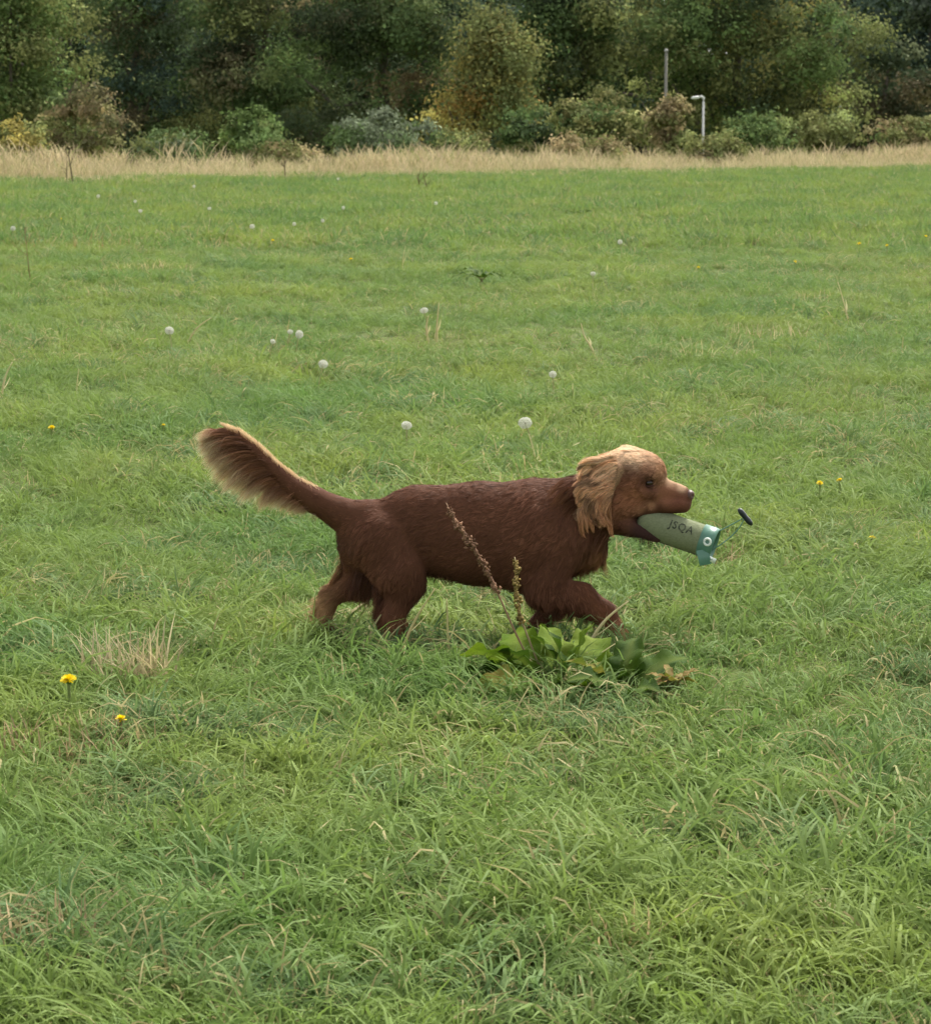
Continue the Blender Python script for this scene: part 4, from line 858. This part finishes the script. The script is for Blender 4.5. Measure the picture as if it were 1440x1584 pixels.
    # dull rosettes further out in the field
    for k, (px, py, lb) in enumerate([(745, 442, 'dark green rosette of narrow leaves in the mown field behind the dog'), (893, 338, 'small dark leaf rosette near the far edge of the mown field')]):
        b4 = on_ground(px, py); w4 = empty('weed', b4)
        for i in range(8):
            a = i * .8 + R.uniform(-.2, .2); o = link('leaf', leaf_mesh('leaf', R.uniform(.10, .17), .022, 800 + 20 * k + i, 1.2, .2, GREENS[1]), w4, (.02 * math.cos(a), .02 * math.sin(a), .05)); o.rotation_euler = (0, -R.uniform(.35, .9), a)
        tag(w4, lb, 'weed')
make_dock()

# ------------------------------------------------------------------ dandelions
def clock_mesh(seed):
    r = np.random.default_rng(seed); P = Parts(); P.tube([(0, 0, -.004), (0, 0, .004)], [.004, .003], 6, (.28, .24, .15)); rad = .021
    n = 120; i = np.arange(n) + .5; ph = np.arccos(1 - 2 * i / n); th = math.pi * (1 + 5 ** .5) * i
    for a, b in zip(th, ph):
        d = np.array([math.cos(a) * math.sin(b), math.sin(a) * math.sin(b), math.cos(b)])
        if d[2] < -.93: continue
        u = unit(np.cross(d, r.normal(size=3))); w = np.cross(d, u); k = rad * r.uniform(.9, 1.05)
        P.add([d * .003 + u * .0003, d * .003 - u * .0003, d * k * .8], None, [(0, 1, 2)], (.62, .60, .50))
        for s in range(4):
            e = s * 1.571 + r.uniform(0, .6); f = u * math.cos(e) + w * math.sin(e); g = np.cross(d, f)
            P.add([d * k * .76, d * k + f * .0058 + g * .0014, d * k + f * .0058 - g * .0014], None, [(0, 1, 2)], (.66, .66, .58))
    return P.mesh('seed_head', [M_FLUFF], False)
def flower_mesh(seed):
    r = np.random.default_rng(seed); P = Parts(); P.tube([(0, 0, -.012), (0, 0, -.004), (0, 0, .001)], [.002, .0065, .007], 8, (.12, .19, .05))
    for ring, (n, l, el) in enumerate([(22, .018, .20), (22, .017, .55), (18, .016, .9), (14, .014, 1.2), (8, .0125, 1.45)]):
        for j in range(n):
            a = 6.283 * (j + .5 * (ring % 2)) / n + r.normal(0, .06); e = el + r.normal(0, .1); d = np.array([math.cos(a) * math.cos(e), math.sin(a) * math.cos(e), math.sin(e)]); sd_ = np.array([-math.sin(a), math.cos(a), 0]); pts = [d * .002, d * l * .5 + np.array([0, 0, .001]), d * l * r.uniform(.9, 1.05)]
            P.ribbon(pts, np.broadcast_to(sd_, (3, 3)), [.0018, .0040, .0028], np.array([.90, .70, .008]) * r.uniform(.85, 1.08))
    return P.mesh('flower_head', [M_PETAL], False)
CLK = [clock_mesh(s) for s in (1, 2)]; FLW = [flower_mesh(s) for s in (3, 4)]
def dandelion(kind, px, py, h, lean=(0, 0), scale=1.0, label='', group=None):
    p = at_z(px, py, h); bx, by = p[0] - lean[0], p[1] - lean[1]; b = np.array([bx, by, float(gz(bx, by))]); top = np.array([p[0], p[1], h]) - b
    root = empty('dandelion_clock' if kind else 'dandelion_flower', b); s = np.linspace(0, 1, 6)[:, None]; mid = np.array([top[0] * .25, top[1] * .25, top[2] * .6]); pts = 2 * mid * s * (1 - s) + top * s ** 2; pts[0, 2] -= .01
    P = Parts(); P.tube(pts, .0026, 6, (.42, .42, .20) if kind else (.22, .27, .10)); link('stem', P.mesh('stem', [M_STRAW]), root)
    o = link('seed_head' if kind else 'flower_head', (CLK if kind else FLW)[R.randrange(2)], root, tuple(top)); f_ = scale * (.88 if kind else 1); o.scale = (f_ * R.uniform(.85, 1.05), f_ * R.uniform(.85, 1.05), f_ * R.uniform(.7, 1.0)); o.rotation_euler = (R.uniform(-.35, .35), R.uniform(-.3, .3), R.uniform(0, 6.28))
    tag(root, label, 'dandelion', group)
dandelion(1, 812, 654, .125, (-.03, 0), 1.0, 'large white dandelion clock on a leaning stem behind the dog\'s back')
dandelion(1, 629, 658, .10, (.0, 0), .85, 'white dandelion clock with a drooping head between the dog\'s tail and shoulders')
dandelion(1, 656, 480, .13, (-.02, 0), .9, 'white dandelion clock standing beside two pale bent stalks')
dandelion(1, 262, 511, .11, (-.01, 0), .95, 'white dandelion clock beside the pale arching grass stalk')
FARC = 'white round dandelion clock small in the far half of the mown field'; MIDC = 'white dandelion clock in the open grass beyond the dog\'s tail'
for px, py, s in [(463, 517, .9), (449, 513, .6), (422, 528, .6), (500, 563, .9), (855, 579, .7)]: dandelion(1, px, py, .10, (R.uniform(-.02, .02), 0), s, MIDC, 'dandelion clocks beyond the dog')
for px, py, s in [(390, 350, .95), (455, 346, .8), (324, 322, .9), (217, 326, .9), (209, 311, .8), (152, 303, .95), (300, 288, .9), (20, 353, 1), (674, 314, .95), (531, 321, .8), (499, 341, .7), (917, 423, .7), (959, 374, .8), (523, 276, .9)]:
    dandelion(1, px, py, .12, (R.uniform(-.02, .02), 0), s, FARC, 'dandelion clocks in the far field')
dandelion(0, 106, 1053, .075, (.0, -.01), .80, 'bright yellow dandelion flower wide open beside the dry straw tuft')
dandelion(0, 187, 1114, .05, (.0, 0), .55, 'small half-open yellow dandelion just below the dry straw tuft')
dandelion(0, 80, 662, .06, (0, 0), .65, 'yellow dandelion flower in the grass beyond the dog\'s tail'); 
dandelion(0, 253, 658, .05, (0, 0), .45, 'tiny yellow flower close to the tip of the dog\'s tail')
for px, py, s in [(1299, 744, .62), (1268, 748, .5), (1349, 833, .55)]: dandelion(0, px, py, .05, (0, 0), s, 'small yellow flower in the grass ahead of the black toggle', 'yellow flowers ahead of the dog')
for px, py, s in [(543, 401, .8), (1329, 377, .9), (1372, 380, .8), (1432, 366, 1.), (1080, 414, .7), (1230, 405, .7), (95, 339, .9), (422, 372, .8)]: dandelion(0, px, py, .07, (0, 0), s, 'tiny yellow flower in the far half of the mown field', 'yellow flowers in the far field')

# ------------------------------------------------------------------ loose pale stalks and dry tufts
def stalk_thing(pts, label, dY=0.0, w=.0030, col=(.52, .46, .27), group=None, lift=0.0):
    """pts from the root (on the ground) to the tip in photo px"""
    b = on_ground(*pts[0]); root = empty('dry_grass_stalk', b); wp = np.array([at_y(x, y, b[1] + dY * i / (len(pts) - 1)) for i, (x, y) in enumerate(pts)]) - b
    k = len(pts); tt = np.linspace(0, k - 1, 12); Wp = np.stack([np.interp(tt, range(k), wp[:, a]) for a in range(3)], 1)
    for _ in range(3): Wp[1:-1] = (Wp[:-2] + 2 * Wp[1:-1] + Wp[2:]) / 4
    w = w * 1.45; col = np.minimum(np.array(col) * 1.25, .8); P = Parts(); P.tube(Wp, np.linspace(w, w * .35, 12), 5, col); link('stem', P.mesh('stem', [M_STRAW]), root)
    dr = Wp[6] - Wp[4]; Q = Parts(); n = 6; t = np.linspace(0, 1, n)[:, None]; a = Wp[3]; e = a + (Wp[8] - Wp[3]) * .8 + np.array([.012, 0, -.004]); Q.ribbon(a + (e - a) * t + np.array([.004, 0, .002]) * np.sin(t * 3), np.broadcast_to([.9, 0, .4], (n, 3)), w * np.array([.8, 1.4, 1.3, 1, .6, .1]), col); link('blade', Q.mesh('blade', [M_STRAW]), root)
    tag(root, label, 'grass stalk', group)
stalk_thing([(896, 1030), (922, 975), (945, 950), (972, 930)], 'pale bent grass blade crossing the dog\'s front paw', -.02, .0026)
stalk_thing([(612, 1030), (638, 965), (657, 935), (672, 912)], 'pale straight grass stalk leaning in front of the dog\'s hind leg', -.02, .0020, (.46, .40, .21))
stalk_thing([(694, 1026), (692, 965), (691, 926)], 'pale upright grass stalk under the dog\'s belly', -.01, .0019, (.44, .40, .2))
stalk_thing([(0, 625), (4, 600), (9, 578), (19, 560)], 'pale curved grass stalk at the edge of the mown field', .0, .0034)
stalk_thing([(288, 535), (298, 514), (312, 500), (327, 491)], 'pale arching grass stalk beside the dandelion clock', .0, .0032)
stalk_thing([(922, 552), (912, 532), (902, 518), (899, 500)], 'pale kinked grass stalk in the field beyond the dog\'s head', .0, .0034)
stalk_thing([(1313, 500), (1306, 470), (1296, 436)], 'pale thin grass stalk leaning in the field beyond the dog\'s muzzle', .0, .0034)
stalk_thing([(662, 530), (659, 505), (663, 488)], 'short pale stalk close to the dandelion clock, the nearer of two', .0, .0038, (.5, .43, .24)); stalk_thing([(675, 532), (676, 500), (679, 468)], 'taller pale stalk of the two beside the dandelion clock', .0, .0038, (.5, .43, .24))
stalk_thing([(320, 360), (323, 350), (325, 338)], 'short pale stalk in the far field beside an arching one', .0, .005); stalk_thing([(347, 356), (352, 348), (359, 341)], 'short pale leaning stalk in the far field', .0, .005)
stalk_thing([(612, 762), (613, 748), (607, 735)], 'short pale grass blade just above the dog\'s rump', .0, .0026, (.45, .47, .25))
stalk_thing([(832, 735), (826, 700), (818, 672)], 'pale thin stalk below the large dandelion clock', .0, .0026, (.46, .44, .22))

def dry_tuft(px, py, n, hmin, hmax, rad, label, seed, col=(.46, .36, .20), name='dry_grass_tuft', spread=.5):
    r = np.random.default_rng(seed); b = on_ground(px, py); root = empty(name, b); P = Parts()
    for _ in range(n):
        a = r.uniform(0, 6.28); rr = rad * math.sqrt(r.uniform()); h = r.uniform(hmin, hmax); az = r.uniform(0, 6.28); le = abs(r.normal(0, spread)) * h; t = np.linspace(0, 1, 6)
        pts = np.stack([rr * math.cos(a) * 1.3 + math.cos(az) * le * t ** 1.6, rr * math.sin(a) + math.sin(az) * le * t ** 1.6, h * t * (1 - .18 * t) - .01], 1)
        P.ribbon(pts, np.broadcast_to([math.cos(az + 1.3), math.sin(az + 1.3), .2], pts.shape), np.array([.8, 1, 1, .8, .5, .08]) * r.uniform(.0022, .0042), np.array(col) * r.lognormal(0, .22))
    link('blades', P.mesh('blades', [M_STRAW]), root)['kind'] = 'stuff'
    return tag(root, label, 'grass tuft')
dry_tuft(196, 1062, 170, .05, .145, .062, 'dry straw-coloured grass tuft beside the yellow dandelion', 61, (.42, .355, .20), spread=.55)
dry_tuft(120, 1165, 110, .04, .08, .10, 'low brownish dry tuft below the small yellow dandelion', 62, (.34, .25, .13))
dry_tuft(380, 1420, 100, .025, .06, .13, 'flattened brown dead grass patch at the front of the field', 63, (.34, .26, .14), spread=1.2)
dry_tuft(965, 1480, 24, .05, .09, .04, 'small upright straw tuft at the front of the field', 64, (.46, .35, .18))
dry_tuft(1420, 1165, 110, .03, .06, .09, 'flat straw patch in the grass beyond the small withered weed', 65, (.46, .35, .18), spread=1.1)
dry_tuft(1085, 880, 90, .04, .08, .08, 'thin brownish grass patch beneath the dummy\'s end', 66, (.36, .27, .15))
dry_tuft(1185, 525, 80, .06, .13, .14, 'straw grass patch in the field beyond the dog\'s head', 67, (.44, .37, .2))
dry_tuft(90, 385, 120, .06, .16, .45, 'reddish-brown weedy patch in the far half of the field', 68, (.30, .19, .09))
dry_tuft(10, 1490, 120, .04, .09, .08, 'brownish dry tuft beside the flattened dead patch', 69, (.36, .27, .15))

for k, (px, py, n, h) in enumerate([(375, 540, 70, .08), (500, 575, 60, .07), (1010, 500, 60, .08), (1110, 560, 60, .08), (1290, 470, 60, .09), (980, 425, 60, .09), (240, 420, 90, .10), (420, 400, 80, .10), (1060, 540, 50, .08), (720, 690, 50, .07), (690, 1250, 40, .05), (320, 1250, 50, .05), (470, 1330, 45, .05), (1200, 1020, 40, .05)]):
    dry_tuft(px, py, n, h * .4, h, .13 + .0002 * max(0, 700 - py), 'thin patch of faded straw-coloured blades in the open green grass', 90 + k, (.47, .40, .20), 'faded_grass_patch', .9)['group'] = 'faded patches in the grass'
for k, (px, py, dx, dy) in enumerate([(118, 612, 4, -42), (560, 380, 3, -18), (622, 420, 5, -40), (1062, 560, -10, -30), (1140, 545, 6, -28), (1395, 560, 2, -40), (330, 585, 4, -24), (745, 700, 14, -38), (770, 715, -8, -42), (1240, 900, 22, -14), (1180, 330, 7, -14), (1010, 690, 8, -20), (450, 372, 3, -16), (700, 630, -6, -22)]):
    stalk_thing([(px, py), (px + dx * .4, py + dy * .6), (px + dx, py + dy)], 'thin pale grass stem poking out of the open green grass', .0, .0018 + .0000030 * max(0, 800 - py), (.47, .43, .22), 'pale stems in the open grass')
def weed_stalk(pts, label, col, w=.012, nb=6):
    b = on_ground(*pts[0]); root = empty('weed_stalk', b); wp = np.array([at_y(x, y, b[1]) for x, y in pts]) - b; P = Parts(); P.tube(wp, np.linspace(w, w * .4, len(wp)), 6, col); link('stem', P.mesh('stem', [M_BARK]), root); Q = Parts()
    for i in range(nb):
        u = R.uniform(.4, .95) * (len(wp) - 1); j = int(u); p = wp[j] + (wp[min(j + 1, len(wp) - 1)] - wp[j]) * (u - j); e = p + np.array([R.uniform(-.12, .12), R.uniform(-.05, .05), R.uniform(.04, .14)]); Q.tube([p, (p + e) / 2 + np.array([0, 0, -.01]), e], [w * .4, w * .4, w * .25], 5, col)
    link('side_shoots', Q.mesh('side_shoots', [M_BARK]), root)['kind'] = 'stuff'; tag(root, label, 'weed')
weed_stalk([(103, 288), (103, 268), (104, 244)], 'thin dark weed stalk under the hawthorn at the field edge', (.09, .07, .045), .008, 3)
weed_stalk([(113, 288), (111, 270), (106, 240), (108, 228)], 'thick dark forked weed stalk under the hawthorn at the field edge', (.09, .07, .045), .011, 4)
weed_stalk([(649, 292), (648, 280), (646, 268)], 'short brown weed stalk in the mown grass below the willow bush', (.12, .085, .05), .01, 3); weed_stalk([(660, 294), (659, 284), (655, 272)], 'brown weed stalk with side shoots next to the short one', (.12, .085, .05), .01, 4)
weed_stalk([(441, 280), (441, 268), (440, 248)], 'dark weed stalk in the dry grass below the round green bush', (.10, .07, .045), .012, 4)
weed_stalk([(48, 440), (44, 410), (41, 380), (38, 352)], 'thin reddish-brown dock stalk standing in the far field', (.26, .18, .09), .0035, 3)
